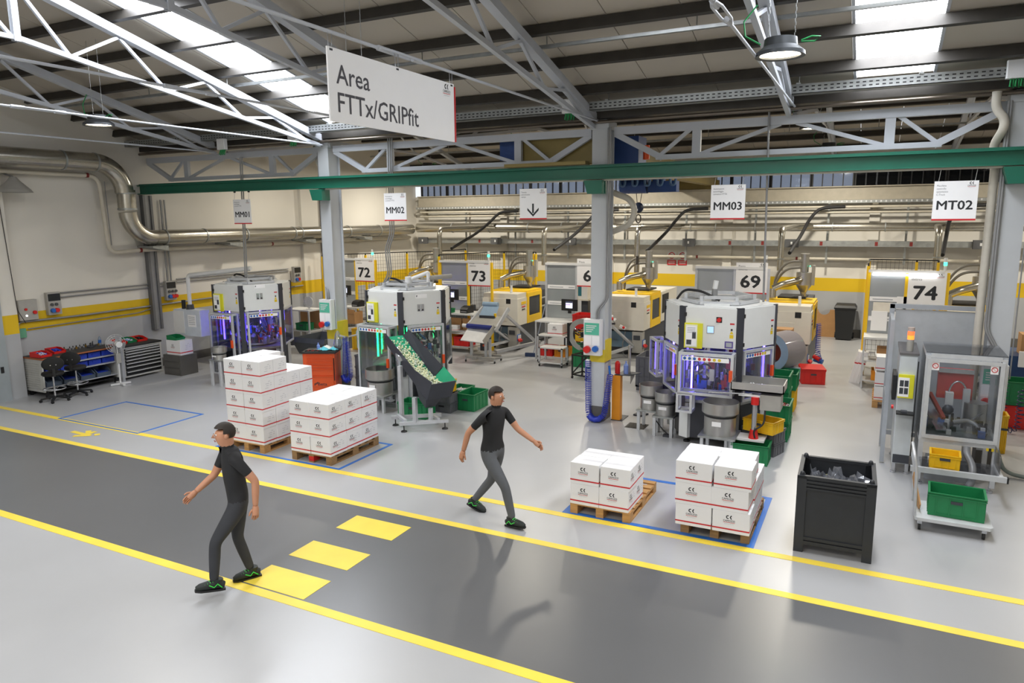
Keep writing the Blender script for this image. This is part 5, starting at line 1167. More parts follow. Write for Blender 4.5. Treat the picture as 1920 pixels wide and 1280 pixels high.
MB().box(-.7, .35, -.2, .2, -.05, .0).build('shelf', CREAM, t); MB().box(-.05, .3, -.15, .2, 0, .62).build('housing', WHITE, t); MB().box(-.03, .12, -.156, -.15, .08, .56).build('teal_panel', M('teal panel', '#2a6f7e', .45), t)
MB().cyl((-.15, 0, 0), (-.15, 0, .72), .02, n=8).mat(ORG).cyl((-.15, 0, .72), (-.15, 0, .82), .03, n=10).build('orange_lamp', None, t)
MB().box(-.4, -.15, -.2, -.1, -1.45, -.05).box(.1, .3, -.1, .1, -1.45, -.05).build('support', DARKG, t)
ORD = ['nearest', 'second', 'third', 'fourth', 'fifth', 'sixth', 'seventh', 'eighth', 'ninth', 'tenth', 'eleventh', 'twelfth', 'thirteenth', 'fourteenth', 'fifteenth', 'farthest']
# ================================================================== LEFT WALL BENCHES
t = thing('workbench', 'long dark-topped workbench with blue bins by the left wall', 'workbench', (-16.55, 8.92, 0))
WGR = M('bench side grey', '#c3c3bf', .5); TOPB = M('black rubber top', '#2b2a29', .6); L = 1.72
MB().box(0, .72, 0, L, .83, .87).build('worktop', TOPB, t); MB().box(.70, .735, 0, L, .835, .865).box(0, .735, -.015, 0, .835, .865).build('wooden_edge', M('bench wood edge', '#a5623c', .6), t)
s = MB().box(.02, .70, .0, .025, .12, .83).build('louvred_side', WGR, t)
for i in range(12): MB().add([(.05, -.002, .18+.05*i), (.58, -.002, .18+.05*i), (.58, -.014, .20+.05*i), (.05, -.014, .20+.05*i)], [(0, 1, 2, 3)]).box(.05, .58, -.014, 0, .20+.05*i, .206+.05*i).build('louvre_slat', WGR, s)
MB().box(.02, .70, L-.03, L, .12, .83).build('end_panel', WGR, t); MB().box(0, .02, 0, L, .1, .83).build('back_panel', DARKG, t)
for z in (.68, .51): MB().box(.64, .72, .03, L-.03, z-.015, z+.01).build('shelf_front', ALU, t)
MB().box(.02, .72, .03, L-.03, .20, .22).build('low_shelf', ALU, t); MB().box(.02, .66, .03, L-.03, .10, .13).build('base_frame', BLACKP, t)
for y in (.05, L-.08): MB().box(.62, .70, y, y+.04, 0, .12).box(.05, .12, y, y+.04, 0, .12).build('foot', BLACKP, t)
for j, z in enumerate((.70, .53)):
    for i in range(5):
        o = thing('storage_bin', '%s blue drawer bin of the %s row under the workbench top' % (ORD[i], ('upper', 'lower')[j]), 'bin', (-15.90, 8.92+.10+.32*i+.15, z-.012), 0, 'blue drawer bins in the workbench')
        MB().box(-.5, .0, -.145, .145, .004, .115).build('body', CB, o); MB().box(0, .014, -.06, .06, .06, .085).build('grip', CB, o)
for i in range(4):
    o = thing('picking_bin', '%s grey open-front bin on the low workbench shelf' % ORD[i], 'bin', (-15.98, 8.92+.22+.38*i, .221), 0, 'open bins on the low shelf')
    MB().prismx([(0, 0), (0, 0), (0, 0)], 0, 0) if False else None
    for s_ in (-1, 1): MB().prismy([(-.3, 0), (.12, 0), (.15, .10), (.02, .19), (-.3, .19)], s_*.16-.008, s_*.16+.008).build('side_wall', M('bin slate', '#4d5a6b', .5), o)
    MB().box(-.3, .12, -.155, .155, 0, .01).box(-.3, -.29, -.155, .155, 0, .19).box(.115, .13, -.155, .155, 0, .09).build('tray', M('bin slate'), o)
    MB().box(-.25, .08, -.14, .14, .02, .10).build('blue_contents', CB if i else M('bin slate'), o)
def tray(x, y, z, m, lab, rz=0, stuffm=None):
    t = thing('open_tray', lab, 'tray', (x, y, z), R(rz), 'open trays on the benches')
    for s_ in (-1, 1): MB().prismy([(-.16, 0), (.16, 0), (.19, .05), (.0, .11), (-.16, .11)], s_*.13-.006, s_*.13+.006).build('side_wall', m, t)
    MB().box(-.16, .16, -.125, .125, 0, .008).box(-.16, -.15, -.125, .125, 0, .11).box(.155, .168, -.125, .125, 0, .05).build('tray', m, t)
    if stuffm: stuff(pile(MB(), -.02, 0, .03, .1, .09, 40, .05, .06, stuffm, 3).build('small_parts', None, t))
tray(-16.12, 9.08, .87, CR, 'red tray with blue and white parts at the near end of the workbench', 5, [CB, WHITE]); tray(-16.3, 9.5, .87, CR, 'second red tray behind the first on the workbench', 0, [CB])
tray(-16.25, 10.95, .83, CR, 'red tray lying at the near end of the black drawer cabinet', 12); tray(-16.3, 11.25, .83, CG, 'green tray holding clear film on the drawer cabinet', 5, [WHITE, M('blue bag', '#88a8e0', .4)]); tray(-16.28, 11.53, .83, CR, 'red tray with black parts at the far end of the drawer cabinet', 0, [BLACKP]); tray(-15.40, 11.92, .862, CG, 'empty green tray on the carton of the grey drawer tower', 0)
q = random.Random(12)
for i in range(16):
    tag(MB().cyl((0, 0, 0), (0, 0, .05), .022, n=8).mat(BLACKP).cyl((0, 0, .05), (0, 0, .08), .012, n=8).build('machine_insert', METL if i % 3 else M('brass', '#b38a3c', .35, .8), None, (-16.38+q.uniform(-.05, .08), 9.25+.085*i, .87)), '%s small metal insert along the back of the workbench' % ORD[i], 'insert', 'metal inserts on the workbench')
t = thing('bottle', 'clear water bottle with blue label on the workbench', 'bottle', (-16.3, 10.55, .87)); MB().lathe([(.035, 0), (.035, .15), (.015, .2), (.013, .22), (0, .225)], n=12).build('body', GL('clear bottle', '#dfe9f2', 1.5, .25, '#c6d6e6'), t); MB().cyl((0, 0, .06), (0, 0, .13), .036, n=12).build('label', BLU, t)
for i, (x, y) in enumerate(((-16.2, 10.25), (-16.33, 10.38))): tag(MB().box(-.06, .06, -.05, .05, 0, .03).cyl((0, 0, .03), (.03, 0, .12), .012, n=6).build('hand_tool', DARKG, None, (x, y, .87)), '%s of two dark hand tools on the workbench' % ('nearer', 'farther')[i], 'tool', 'hand tools on the workbench')
t = thing('drawer_cabinet', 'black drawer cabinet with white handles on the left wall', 'cabinet', (-16.55, 10.78, 0))
MB().box(0, .70, 0, 1.05, .06, .79).build('carcass', M('cabinet frame grey', '#c9c9c5', .5), t); MB().box(-.0, .72, -.01, 1.06, .79, .83).build('worktop', TOPB, t)
z = .10
for i, h in enumerate((.11, .11, .09, .08, .08, .07, .065, .055)):
    d = MB().box(.70, .712, .05, 1.0, z+.005, z+h-.006).build('drawer', BLACKP, t); MB().box(.712, .735, .07, .98, z+h-.03, z+h-.014).build('drawer_handle', WHITE, d); z += h
t = thing('pedestal_fan', 'grey pedestal fan turned to the wall beside the drawer cabinet', 'fan', (-15.55, 10.46, 0), R(75))
MB().bar((-.22, 0, .03), (.22, 0, .03), .05, .04).bar((0, -.22, .03), (0, .22, .03), .05, .04).build('foot_cross', WHITE, t); MB().cyl((0, 0, .03), (0, 0, .55), .022, n=10).cyl((0, 0, .5), (0, 0, .9), .014, n=8).build('pole', WHITE, t)
MB().box(-.05, .05, -.04, .04, .52, .75).build('control_block', SOCK, t); MB().cyl((0, -.16, .97), (0, .0, .97), .07, .06, 14).build('motor', WHITE, t)
g = MB()
for rr_ in (.07, .12, .17, .215): g.tube([(rr_*math.cos(a), .06, .97+rr_*math.sin(a)) for a in [2*PI*k/24 for k in range(24)]], .004, 4, closed=True)
for k in range(16): a = 2*PI*k/16; g.tube([(.05*math.cos(a), .04, .97+.05*math.sin(a)), (.15*math.cos(a), .06, .97+.15*math.sin(a)), (.215*math.cos(a), .09, .97+.215*math.sin(a))], .003, 4)
g.build('guard', WHITE, t)
for k in range(4): a = R(90*k+20); m = MB(); m.xf = Matrix.Translation((0, .05, .97)) @ Matrix.Rotation(a, 4, 'Y'); m.add([(.03, 0, -.02), (.2, .02, -.07), (.2, -.02, .07), (.03, 0, .03)], [(0, 1, 2, 3)]).build('fan_blade', M('fan blade', '#9a9b9d', .4), t)
t = thing('steel_profile', 'aluminium upright post between the workbench and the drawer cabinet', 'post', (-15.78, 10.70, 0)); MB().box(-.03, .03, -.03, .03, 0, 1.05).build('post', ALU, t)
def stool(x, y, seatz, rz, lab):
    t = thing('swivel_stool', lab, 'stool', (x, y, 0), R(rz), 'black swivel stools'); BK = M('black upholstery', '#141414', .75, bump=.1)
    for k in range(5):
        a = 2*PI*k/5; e = (.27*math.cos(a), .27*math.sin(a))
        l = MB().bar((0, 0, .10), (*e, .065), .05, .03).build('base_arm', BLACKP, t); MB().cyl((e[0]-.012, e[1]-.012, .03), (e[0]+.012, e[1]+.012, .03), .03, n=12).build('castor', BLACKP, l)
    MB().cyl((0, 0, .08), (0, 0, seatz-.05), .018, n=10).build('gas_column', METL, t); MB().tube([(.21*math.cos(a), .21*math.sin(a), .27) for a in [2*PI*k/24 for k in range(24)]], .011, 6, closed=True).build('foot_ring', METL, t)
    for k in range(3): a = 2*PI*k/3; MB().cyl((0, 0, .25), (.21*math.cos(a), .21*math.sin(a), .27), .008, n=6).build('ring_spoke', METL, t)
    MB().lathe([(0, -.045), (.19, -.04), (.215, -.01), (.205, .03), (.0, .045)], (0, 0, seatz), 22).build('seat', BK, t)
    MB().bar((0, .12, seatz-.04), (0, .26, seatz-.02), .05, .012).bar((0, .26, seatz-.03), (0, .26, seatz+.16), .05, .012, up=(0, 1, 0)).build('back_bracket', BLACKP, t)
    MB().ball((0, .24, seatz+.24), 1, 18, (.21, .035, .15)).build('backrest', BK, t)
    for s_ in (-1, 1): MB().cyl((s_*.05, .274, seatz+.22), (s_*.05, .279, seatz+.22), .012, n=8).build('screw', METL, t)
stool(-15.42, 8.88, .60, -115, 'black swivel stool nearest the sliding door'); stool(-15.50, 9.42, .62, -140, 'black swivel stool beside the first, nearer the fan')
t = thing('drawer_box', 'dark grey plastic drawer tower with a white carton on top', 'cabinet', (-15.35, 11.95, 0))
MB().box(-.28, .32, -.25, .25, 0, .50).build('body', M('tower grey', '#5a5854', .6), t)
for i in range(3): MB().box(-.24, .28, -.262, -.25, .04+.155*i, .16+.155*i).build('drawer_front', M('tower grey'), t)
c = carton(-15.32, 11.95, .50, .50, .36, .36, 'plain white carton standing on the grey drawer tower', 'cartons by the left wall')
t = thing('steel_table', 'low dark table with green crates behind the pendant cabinet', 'table', (-15.6, 13.9, 0)); MB().box(-.6, .6, -.35, .35, .82, .86).build('tabletop', TOPB, t)
for x in (-.55, .55):
    for y in (-.3, .3): MB().box(x-.02, x+.02, y-.02, y+.02, 0, .82).build('leg', ALU, t)
crate(-15.85, 13.9, .86, .4, .3, .3, CG, 'green crate on the dark table behind the pendant cabinet', 'green crates'); crate(-15.35, 13.75, .423, .3, .3, .3, CG, 'green crate on the wide white carton behind the pendant cabinet', 'green crates')
carton(-15.6, 13.8, 0, .9, .4, .42, 'wide white carton on the floor behind the pendant cabinet', 'cartons by the left wall')
# tilting hopper, white bench with desk fan
t = thing('tipping_skip', 'dark grey tipping skip behind the left column', 'skip', (-12.75, 14.3, 0), R(0)); SK = M('skip grey', '#51565a', .5, .2, var=.08)
for x0 in (-.52, .50): MB().prismx([(-.38, .32), (.30, .32), (.50, .78), (-.55, .78), (-.60, .66)], x0, x0+.02).build('side_wall', SK, t)
MB().add([(-.5, -.38, .32), (.5, -.38, .32), (.5, -.60, .66), (-.5, -.60, .66), (-.5, -.55, .78), (.5, -.55, .78)], [(0, 1, 2, 3), (3, 2, 5, 4)]).add([(-.5, .30, .32), (.5, .30, .32), (.5, .50, .78), (-.5, .50, .78)], [(3, 2, 1, 0)]).add([(-.5, -.38, .325), (.5, -.38, .325), (.5, .3, .325), (-.5, .3, .325)], [(0, 1, 2, 3)]).build('trough', SK, t)
for x in (-.42, .42): MB().bar((x, -.3, .32), (x, -.3, .0), .05).bar((x, .25, .32), (x, .25, .0), .05).build('leg', SK, t)
t = thing('side_bench', 'white side bench with shelf behind the MM01 machine', 'bench', (-14.6, 15.6, 0)); MB().box(-.45, .45, -.3, .3, 1.2, 1.24).build('tabletop', TBL, t); MB().box(-.42, .42, -.28, .28, .62, .64).build('shelf', TBL, t)
for x in (-.43, .43):
    for y in (-.28, .28): MB().box(x-.02, x+.02, y-.02, y+.02, 0, 1.2).build('leg', ALU, t)
MB().box(-.4, .4, .27, .28, .64, 1.2).build('brown_back', KRAFT, t)
crate(-14.55, 15.55, .64, .4, .3, .2, CG, 'green bin on the shelf of the white side bench', 'green crates')
t = thing('desk_fan', 'white desk fan on the side bench by the left wall', 'fan', (-14.3, 15.5, 1.24)); MB().lathe([(.1, 0), (.1, .02), (.02, .03), (.02, .1), (0, .1)], n=14).build('stand', WHITE, t); MB().cyl((0, .02, .22), (0, .12, .22), .05, n=12).build('motor', WHITE, t)
g = MB()
for rr_ in (.05, .10, .14, .165): g.tube([(rr_*math.cos(a), -.03, .22+rr_*math.sin(a)) for a in [2*PI*k/20 for k in range(20)]], .005, 4, closed=True)
for k in range(14): a = 2*PI*k/14; g.tube([(.02*math.cos(a), -.05, .22+.02*math.sin(a)), (.165*math.cos(a), -.02, .22+.165*math.sin(a))], .003, 4)
g.build('guard', WHITE, t); MB().cyl((0, .0, .22), (0, .01, .22), .15, n=20).build('blade_disc', M('fan blade pale', '#dcdedf', .4), t)
crate(-13.9, 16.5, 0, .6, .4, .45, CGR, 'dark grey crate on the floor beyond the tipping skip', 'grey crates')
# orange tool trolley (rotated)
t = thing('tool_trolley', 'orange tool trolley with drawers beside the left column', 'trolley', (-10.72, 11.72, 0), R(24)); TO = M('tool trolley orange', '#d9541e', .4, var=.02)
MB().box(-.28, .42, 0, .46, .06, .90).build('carcass', TO, t)
z = .86
for i, h in enumerate((.075, .075, .075, .075, .15, .25)):
    z -= h; m = MB(); d = m.box(-.20, .38, -.012, 0, z+.008, z+h-.006).build('drawer', TO, t); MB().box(-.19, .37, -.03, -.012, z+h-.02, z+h-.01).build('drawer_handle', TO, d)
p = MB(); put_text(p, 'Beta', .03, .19, .07, INK, .20, .012, -.0135); p.mat(INK)
for i in range(3): p.add([(-.05+.03*i, -.0135, .19+.02*i), (-.03+.03*i, -.0135, .19+.02*i), (-.025+.03*i, -.0135, .24+.015*i), (-.045+.03*i, -.0135, .24+.015*i)], [(0, 1, 2, 3)])
p.build('print', None, t)
MB().box(-.30, .44, -.03, .48, .90, .935).build('black_tray_top', BLACKP, t)
for x in (-.22, .36):
    for y in (.06, .4): MB().cyl((x-.015, y, .035), (x+.015, y, .035), .035, n=10).build('castor', BLACKP, t)
MB().cyl((.4, .0, .3), (.4, .0, .8), .012, n=6).build('side_rail', BLACKP, t)
Tm = Matrix.Translation((-10.72, 11.72, 0)) @ Matrix.Rotation(R(24), 4, 'Z')
def on(x, y, z): return tuple(Tm @ Vector((x, y, z)))
t = thing('spray_bottle', 'small blue bottle on the orange tool trolley', 'bottle', on(-.02, .3, .935)); MB().lathe([(.035, 0), (.035, .09), (.012, .12), (.012, .15), (0, .15)], n=12).build('body', M('periwinkle plastic', '#7f97d8', .4), t)
def rag(x, y, z, m, lab, s=1, seed=1):
    b = MB(); q = random.Random(seed); n = 9; v = []
    for i in range(n):
        for j in range(n):
            u, w_ = i/(n-1)-.5, j/(n-1)-.5; r_ = max(0, 1-2.2*math.hypot(u, w_))
            v.append((u*.26*s, w_*.2*s, .005+r_*.07*s+q.uniform(0, .022)*s))
    b.add(v, [(i*n+j, (i+1)*n+j, (i+1)*n+j+1, i*n+j+1) for i in range(n-1) for j in range(n-1)], True)
    return tag(b.build('cloth', m, None, (x, y, z), q.uniform(0, 3)), lab, 'cloth')
CY_ = M('cyan cloth', '#5fc0d2', .7)
rag(*on(.12, .22, .935), CY_, 'cyan cloth beside the bottle on the orange trolley', 1, 2); rag(*on(.32, .26, .935), CY_, 'second cyan cloth at the right of the orange trolley', .8, 3); rag(*on(.16, .33, .94), M('white cloth', '#e6e3dd', .8), 'white cloth between the cyan ones on the orange trolley', 1.1, 4)
q = random.Random(2)
for i in range(7): tag(MB().cyl((-.04, 0, .012), (.05, 0, .012), .012, n=6).mat(METL).cyl((.05, 0, .012), (.11, 0, .012), .005, n=5).build('screwdriver', M('tool red', '#8a1e1c', .5) if i % 2 else BLACKP, None, on(-.22+.05*i, .08+.02*(i % 3), .936), R(24+60+q.uniform(-15, 15))), '%s screwdriver from the left on the orange trolley top' % ('first second third fourth fifth sixth seventh'.split()[i]), 'tool', 'screwdrivers on the orange trolley')
t = thing('clear_bag', 'clear plastic bag hanging behind the orange trolley', 'bag', on(.36, .52, .9)); b = MB().lathe([(.02, .42), (.06, .34), (.11, .1), (.07, .0), (0, .0)][::-1], n=12).build('film', FILM, t)
crate(-10.0, 12.75, 0, .6, .45, .25, CGR, 'lowest grey crate of the stack left of the MM02 machine', 'grey crates'); crate(-10.0, 12.75, .255, .6, .45, .25, CGR, 'second grey crate of the stack left of the MM02 machine', 'grey crates'); crate(-10.0, 12.75, .51, .6, .45, .25, CGR, 'top grey crate of the stack left of the MM02 machine', 'grey crates')
t = thing('roll_table', 'pale low table carrying yellow and red crates left of the MM02 machine', 'table', (-11.0, 13.95, 0)); MB().box(-.5, .5, -.3, .3, .56, .6).build('tabletop', M('pale wood', '#c9b79a', .6), t)
for x in (-.45, .45):
    for y in (-.25, .25): MB().box(x-.02, x+.02, y-.02, y+.02, 0, .56).build('leg', ALU, t)
crate(-11.15, 13.95, .6, .44, .4, .52, CY, 'tall yellow crate on the pale table left of MM02', 'yellow crates'); crate(-10.72, 13.95, .6, .3, .4, .52, CR, 'tall red crate beside the yellow one left of MM02', 'red crates')
t = thing('paper_roll', 'light blue paper roll hanging by the left column', 'roll', (-10.62, 13.3, 1.12)); MB().cyl((0, -.12, .0), (0, .12, .0), .15, n=20).build('roll', M('light blue paper', '#a9dbe6', .7), t); MB().cyl((0, -.125, 0), (0, -.118, 0), .03, n=10).build('core', BLACKP, t); MB().bar((-.02, -.60, 0), (-.02, .14, 0), .03).build('bracket', ALU, t); MB().box(-.15, -.145, -.1, .1, -.35, 0).build('loose_sheet', M('light blue paper'), t)

# ================================================================== MIDDLE AND RIGHT OF THE HALL
# take-off conveyor on castors in front of press 73
t = thing('takeoff_conveyor', 'take-off conveyor with blue roller on castors in front of the press right of board 73', 'conveyor', (-9.15, 16.4, 0), R(4))
for y in (-.35, .35): MB().bar((-.42, y*.6, .13), (.42, y*.6, .13), .06).build('base_bar', SOCK, t)
MB().bar((-.1, -.3, .13), (.15, .5, .13), .07).build('base_bar', SOCK, t)
for x, y in ((-.42, -.21), (.42, -.21), (-.42, .21), (.42, .21)): f = MB().box(x-.02, x+.02, y-.02, y+.02, .06, .12).build('castor', METL, t); MB().cyl((x-.012, y, .035), (x+.012, y, .035), .035, n=12).build('wheel', BLACKP, f)
for x in (-.30, .12, .24): MB().bar((x, -.1, .14), (x, -.1, .62), .06).build('upright', ALU, t)
MB().add([(-.45, -.45, .62), (.25, -.45, .58), (.30, -.1, .85), (-.40, -.1, .89)], [(0, 1, 2, 3)]).add([(-.45, -.45, .605), (.25, -.45, .565), (.30, -.1, .835), (-.40, -.1, .875)], [(3, 2, 1, 0)]).build('white_chute', M('white chute', '#e2e2e2', .35), t)
MB().bar((.25, -.50, .60), (.36, -.05, .95), .015, .16).build('chute_side', SOCK, t)
MB().cyl((-.42, -.10, .95), (.30, -.12, .93), .065, n=16).build('blue_roller', M('dark blue belt', '#1c2a78', .45), t); MB().cyl((-.55, -.10, .955), (-.42, -.10, .95), .05, n=12).build('roller_motor', WHITE, t)
MB().add([(-.44, -.05, .98), (.42, -.08, .95), (.48, .30, 1.18), (-.34, .32, 1.2)], [(0, 1, 2, 3)]).build('frame_plate', SOCK, t)
MB().bar((-.44, .0, .95), (-.22, .55, 1.42), .05, .07).build('belt_frame', ALU, t); MB().bar((.40, -.1, .85), (.55, .45, 1.38), .05, .10).build('belt_frame', ALU, t)
MB().add([(-.25, .25, 1.16), (.25, .25, 1.14), (.25, .5, 1.42), (-.20, .5, 1.42)], [(0, 1, 2, 3)]).build('belt', M('pale blue belt', '#8fa6bd', .4), t); MB().cyl((-.24, .55, 1.46), (.20, .55, 1.46), .07, n=14).build('head_roller', M('pale blue belt'), t)
MB().box(-.2, .25, .2, .24, 1.14, 1.2).build('guide_plate', DARKG, t); MB().box(.22, .26, .22, .3, 1.16, 1.26).build('yellow_tab', FY, t)
MB().bar((.45, .4, 1.25), (1.0, 1.35, .35), .10, .06).bar((.15, .5, .18), (1.05, 1.5, .34), .10, .08).build('long_rail', ALU, t)
MB().box(-.10, .08, .02, .2, .28, .5).mat(ORG).box(-.02, .04, .0, .02, .4, .45).build('control_box', DARKG, t)
# broom
t = thing('broom', 'broom leaning against the table left of the trolley with a white carton', 'broom', (-8.26, 17.5, 0)); MB().bar((-.17, -.03, .05), (.17, .06, .05), .09, .10).build('brush_head', M('broom blue', '#2a3a5c', .8), t); MB().cyl((.05, .03, .09), (.28, .35, 1.45), .013, n=8).build('broom_stick', M('broom stick', '#8d97a6', .4), t)
def two_tier(x, y, lab, w, d, tops, rz=0):
    t = thing('tier_trolley', lab, 'trolley', (x, y, 0), R(rz))
    for z in tops: MB().box(0, w, 0, d, z-.03, z).build('shelf', TBL, t)
    for xx in (.02, w-.02):
        for yy in (.02, d-.02): f = MB().box(xx-.02, xx+.02, yy-.02, yy+.02, .07, max(tops)+(.0 if yy > .1 else 0)).build('upright', ALU, t); MB().cyl((xx-.012, yy, .035), (xx+.012, yy, .035), .035, n=10).build('castor', BLACKP, f)
    return t
two_tier(-7.83, 16.95, 'white tiered trolley carrying a white carton near the coiled hose column', .85, .5, (.16, .72)); two_tier(-7.55, 16.42, 'lower white tiered trolley in front of the carton trolley', .66, .42, (.12, .50))
carton(-7.35, 17.2, .72, .42, .34, .30, 'white carton on the tiered trolley near the coiled hose column', 'cartons at the workstations')
crate(-7.60, 17.2, .16, .36, .42, .24, CR, 'red crate on the lower shelf of the tiered trolley', 'shelf crates'); crate(-7.18, 17.2, .16, .34, .42, .24, CO, 'orange crate on the lower shelf of the tiered trolley', 'shelf crates')
crate(-6.42, 16.95, 0, .62, .5, .33, CG, 'green crate at the bottom of the four-colour stack', 'green crates'); crate(-6.42, 16.95, .335, .62, .5, .32, CG, 'second green crate of the four-colour stack', 'green crates'); crate(-6.42, 16.95, .66, .62, .5, .31, CY, 'yellow crate in the four-colour stack', 'yellow crates'); crate(-6.42, 16.95, .975, .62, .5, .37, CR, 'red crate topping the four-colour stack left of the column', 'red crates')
# cable reel on black stand left of the column
t = thing('reel_stand', 'grey reel housing with wheel of cables on a black wheeled stand by the column', 'stand', (-5.98, 15.6, 0), R(-15))
BT = FENB
for x in (-.2, .2):
    for y in (-.2, .2): MB().bar((x, y, .07), (x, y, .58), .03).cyl((x-.012, y, .035), (x+.012, y, .035), .035, n=10).build('stand_post', BT, t)
for z in (.1, .57):
    MB().bar((-.2, -.2, z), (.2, -.2, z), .03).bar((-.2, .2, z), (.2, .2, z), .03).bar((-.2, -.2, z), (-.2, .2, z), .03).bar((.2, -.2, z), (.2, .2, z), .03).build('stand_rail', BT, t)
MB().bar((-.2, -.2, .12), (.2, -.2, .55), .025).build('stand_brace', BT, t); MB().cyl((0, 0, .57), (0, 0, .74), .04, n=10).build('pedestal', BT, t)
b = MB(); n = 20
for k in range(n): a0, a1 = R(60+200*k/n), R(60+200*(k+1)/n); b.add([(.26*math.cos(a0), -.1, 1.05+.26*math.sin(a0)), (.26*math.cos(a1), -.1, 1.05+.26*math.sin(a1)), (.40*math.cos(a1), -.1, 1.05+.38*math.sin(a1)), (.40*math.cos(a0), -.1, 1.05+.38*math.sin(a0))], [(3, 2, 1, 0)]).add([(.40*math.cos(a0), -.1, 1.05+.38*math.sin(a0)), (.40*math.cos(a1), -.1, 1.05+.38*math.sin(a1)), (.40*math.cos(a1), .1, 1.05+.38*math.sin(a1)), (.40*math.cos(a0), .1, 1.05+.38*math.sin(a0))], [(3, 2, 1, 0)])
b.build('reel_housing', SOCK, t)
MB().box(-.42, -.36, -.12, .12, .78, 1.3).build('black_plate', BLACKP, t)
q = random.Random(3); b = MB()
for i in range(36): a = q.uniform(0, 2*PI); r_ = q.uniform(.06, .25); b.mat(q.choice([METL, BLACKP, M('dark red')])).cyl((r_*math.cos(a), -.12, 1.05+r_*math.sin(a)), (r_*math.cos(a+.4), .05, 1.05+r_*math.sin(a+.4)), .014, n=6)
b.cyl((0, -.1, 1.05), (0, .1, 1.05), .05, n=10); stuff(b.build('cable_wheel', None, t))
# orange stand by the column
t = thing('wash_stand', 'orange upright stand with small shelf right of the coiled hose column', 'stand', (-4.14, 12.52, 0)); OY = M('orange stand paint', '#e8951c', .45)
MB().box(-.09, .07, -.03, .0, 0, .86).box(.05, .07, .0, .10, 0, .86).build('upright', OY, t); MB().box(-.1, .12, -.05, .35, 0, .012).build('foot_plate', DARKG, t); MB().prism([(-.05, -.02), (.22, .02), (.36, .34), (.0, .36)], .86, .875).build('shelf', DARKG, t); MB().prismx([(.1, .875), (.34, .875), (.34, .80), (.1, .7)], .22, .23).build('shelf_gusset', SOCK, t)
t = thing('bottle', 'blue bottle with pump on the small shelf right of the column', 'bottle', (-4.02, 12.66, .875)); MB().lathe([(.045, 0), (.045, .16), (.015, .2), (.015, .24), (0, .24)], n=12).build('body', M('periwinkle plastic'), t)
t = thing('grease_can', 'red can on the small shelf right of the column', 'can', (-4.17, 12.62, .875)); MB().lathe([(.05, 0), (.05, .2), (.02, .24), (0, .24)], n=12).build('body', RED, t)
t = thing('measuring_tube', 'upright grey tube behind the blue bottle on the small shelf', 'tube', (-4.0, 12.8, .875)); MB().cyl((0, 0, 0), (0, 0, .52), .025, n=10).build('tube', SOCK, t)
tag(MB().prism([(-3.95, 12.95), (-3.78, 12.92), (-3.70, 13.12), (-3.9, 13.2)], 0, .03).build('floor_pedal', DARKG), 'dark floor pedal behind the orange stand', 'pedal')
t = thing('foot_pedal', 'small black pedal on a bent arm under the two bowl feeders', 'pedal', (-3.0, 11.9, 0)); MB().box(-.08, .08, -.05, .05, 0, .04).build('pad', DARKG, t); MB().tube(rounded([(0, 0, .04), (-.1, .03, .1), (-.3, .1, .3)], .05), .01, 6).build('arm', BLACKP, t)
# film roll, flat cartons, dustbin etc.
t = thing('film_roll', 'large film roll with orange core behind the green crates right of MM03', 'roll', (-1.62, 15.3, 1.05), R(-25))
MB().cyl((0, -.3, 0), (0, .35, 0), .38, n=28, caps=False).build('film_wrap', GL('milky film', '#c9c2c4', 1, .55, '#b9b2b6'), t)
b = MB()
for y in (-.3, .35):
    n = 28
    v = [(.38*math.cos(2*PI*k/n), y, .38*math.sin(2*PI*k/n)) for k in range(n)]+[(.22*math.cos(2*PI*k/n), y, .22*math.sin(2*PI*k/n)) for k in range(n)]
    b.add(v, [(k, (k+1) % n, n+(k+1) % n, n+k) for k in range(n)])
b.build('end_ring', M('pale blue plate', '#9db4c4', .4), t); MB().cyl((0, -.28, 0), (0, .33, 0), .225, n=24, caps=False).mat(M('orange parts', '#b0502c', .6)).cyl((0, .0, -.05), (0, .3, -.05), .17, n=16).build('core', M('core grey', '#6b6c70', .5), t)
MB().box(-.3, .3, -.28, .33, -.60, -.36).build('cradle', M('pale blue plate'), t); MB().box(-.28, -.22, -.2, .3, -1.05, -.60).box(.22, .28, -.2, .3, -1.05, -.60).build('cradle_leg', ALU, t)
tag(MB().box(-.3, .25, -.2, .2, 0, .22).build('carton', KRAFT, None, (-1.75, 16.6, 1.1)), 'brown carton above the film roll in front of the press', 'box')
t = thing('carton_stand', 'steel stand under the brown carton by the press right of MM03', 'stand', (-1.75, 16.6, 0)); MB().box(-.32, .28, -.2, .2, 1.06, 1.1).build('shelf', ALU, t)
for x in (-.28, .24):
    for y in (-.17, .17): MB().box(x-.02, x+.02, y-.02, y+.02, 0, 1.06).build('leg', ALU, t)
t = thing('coil_hose', 'blue coiled air hose hanging from the press right of MM03', 'hose', (0, 0, 0)); MB().tube(coil([(-1.10, 18.5, 1.2), (-1.08, 18.45, .45), (-1.0, 18.3, .3)], .06, .045), .008, 5).build('coil', SPI, t); MB().cyl((-1.15, 18.4, .35), (-.95, 18.35, .30), .06, n=10).build('gun', BLU, t); MB().cyl((-1.16, 18.38, .42), (-1.02, 18.3, .36), .05, n=10).build('red_part', RED, t)
t = thing('dustbin', 'tall black wheeled dustbin against the back wall', 'dustbin', (-.70, 23.95, 0)); BK = M('dustbin black', '#1d1f21', .5)
MB().add([(-.22, -.22, .03), (.22, -.22, .03), (.22, .24, .03), (-.22, .24, .03), (-.29, -.30, .96), (.29, -.30, .96), (.29, .30, .96), (-.29, .30, .96)], [(0, 1, 5, 4), (1, 2, 6, 5), (2, 3, 7, 6), (3, 0, 4, 7), (3, 2, 1, 0)]).build('body', BK, t)
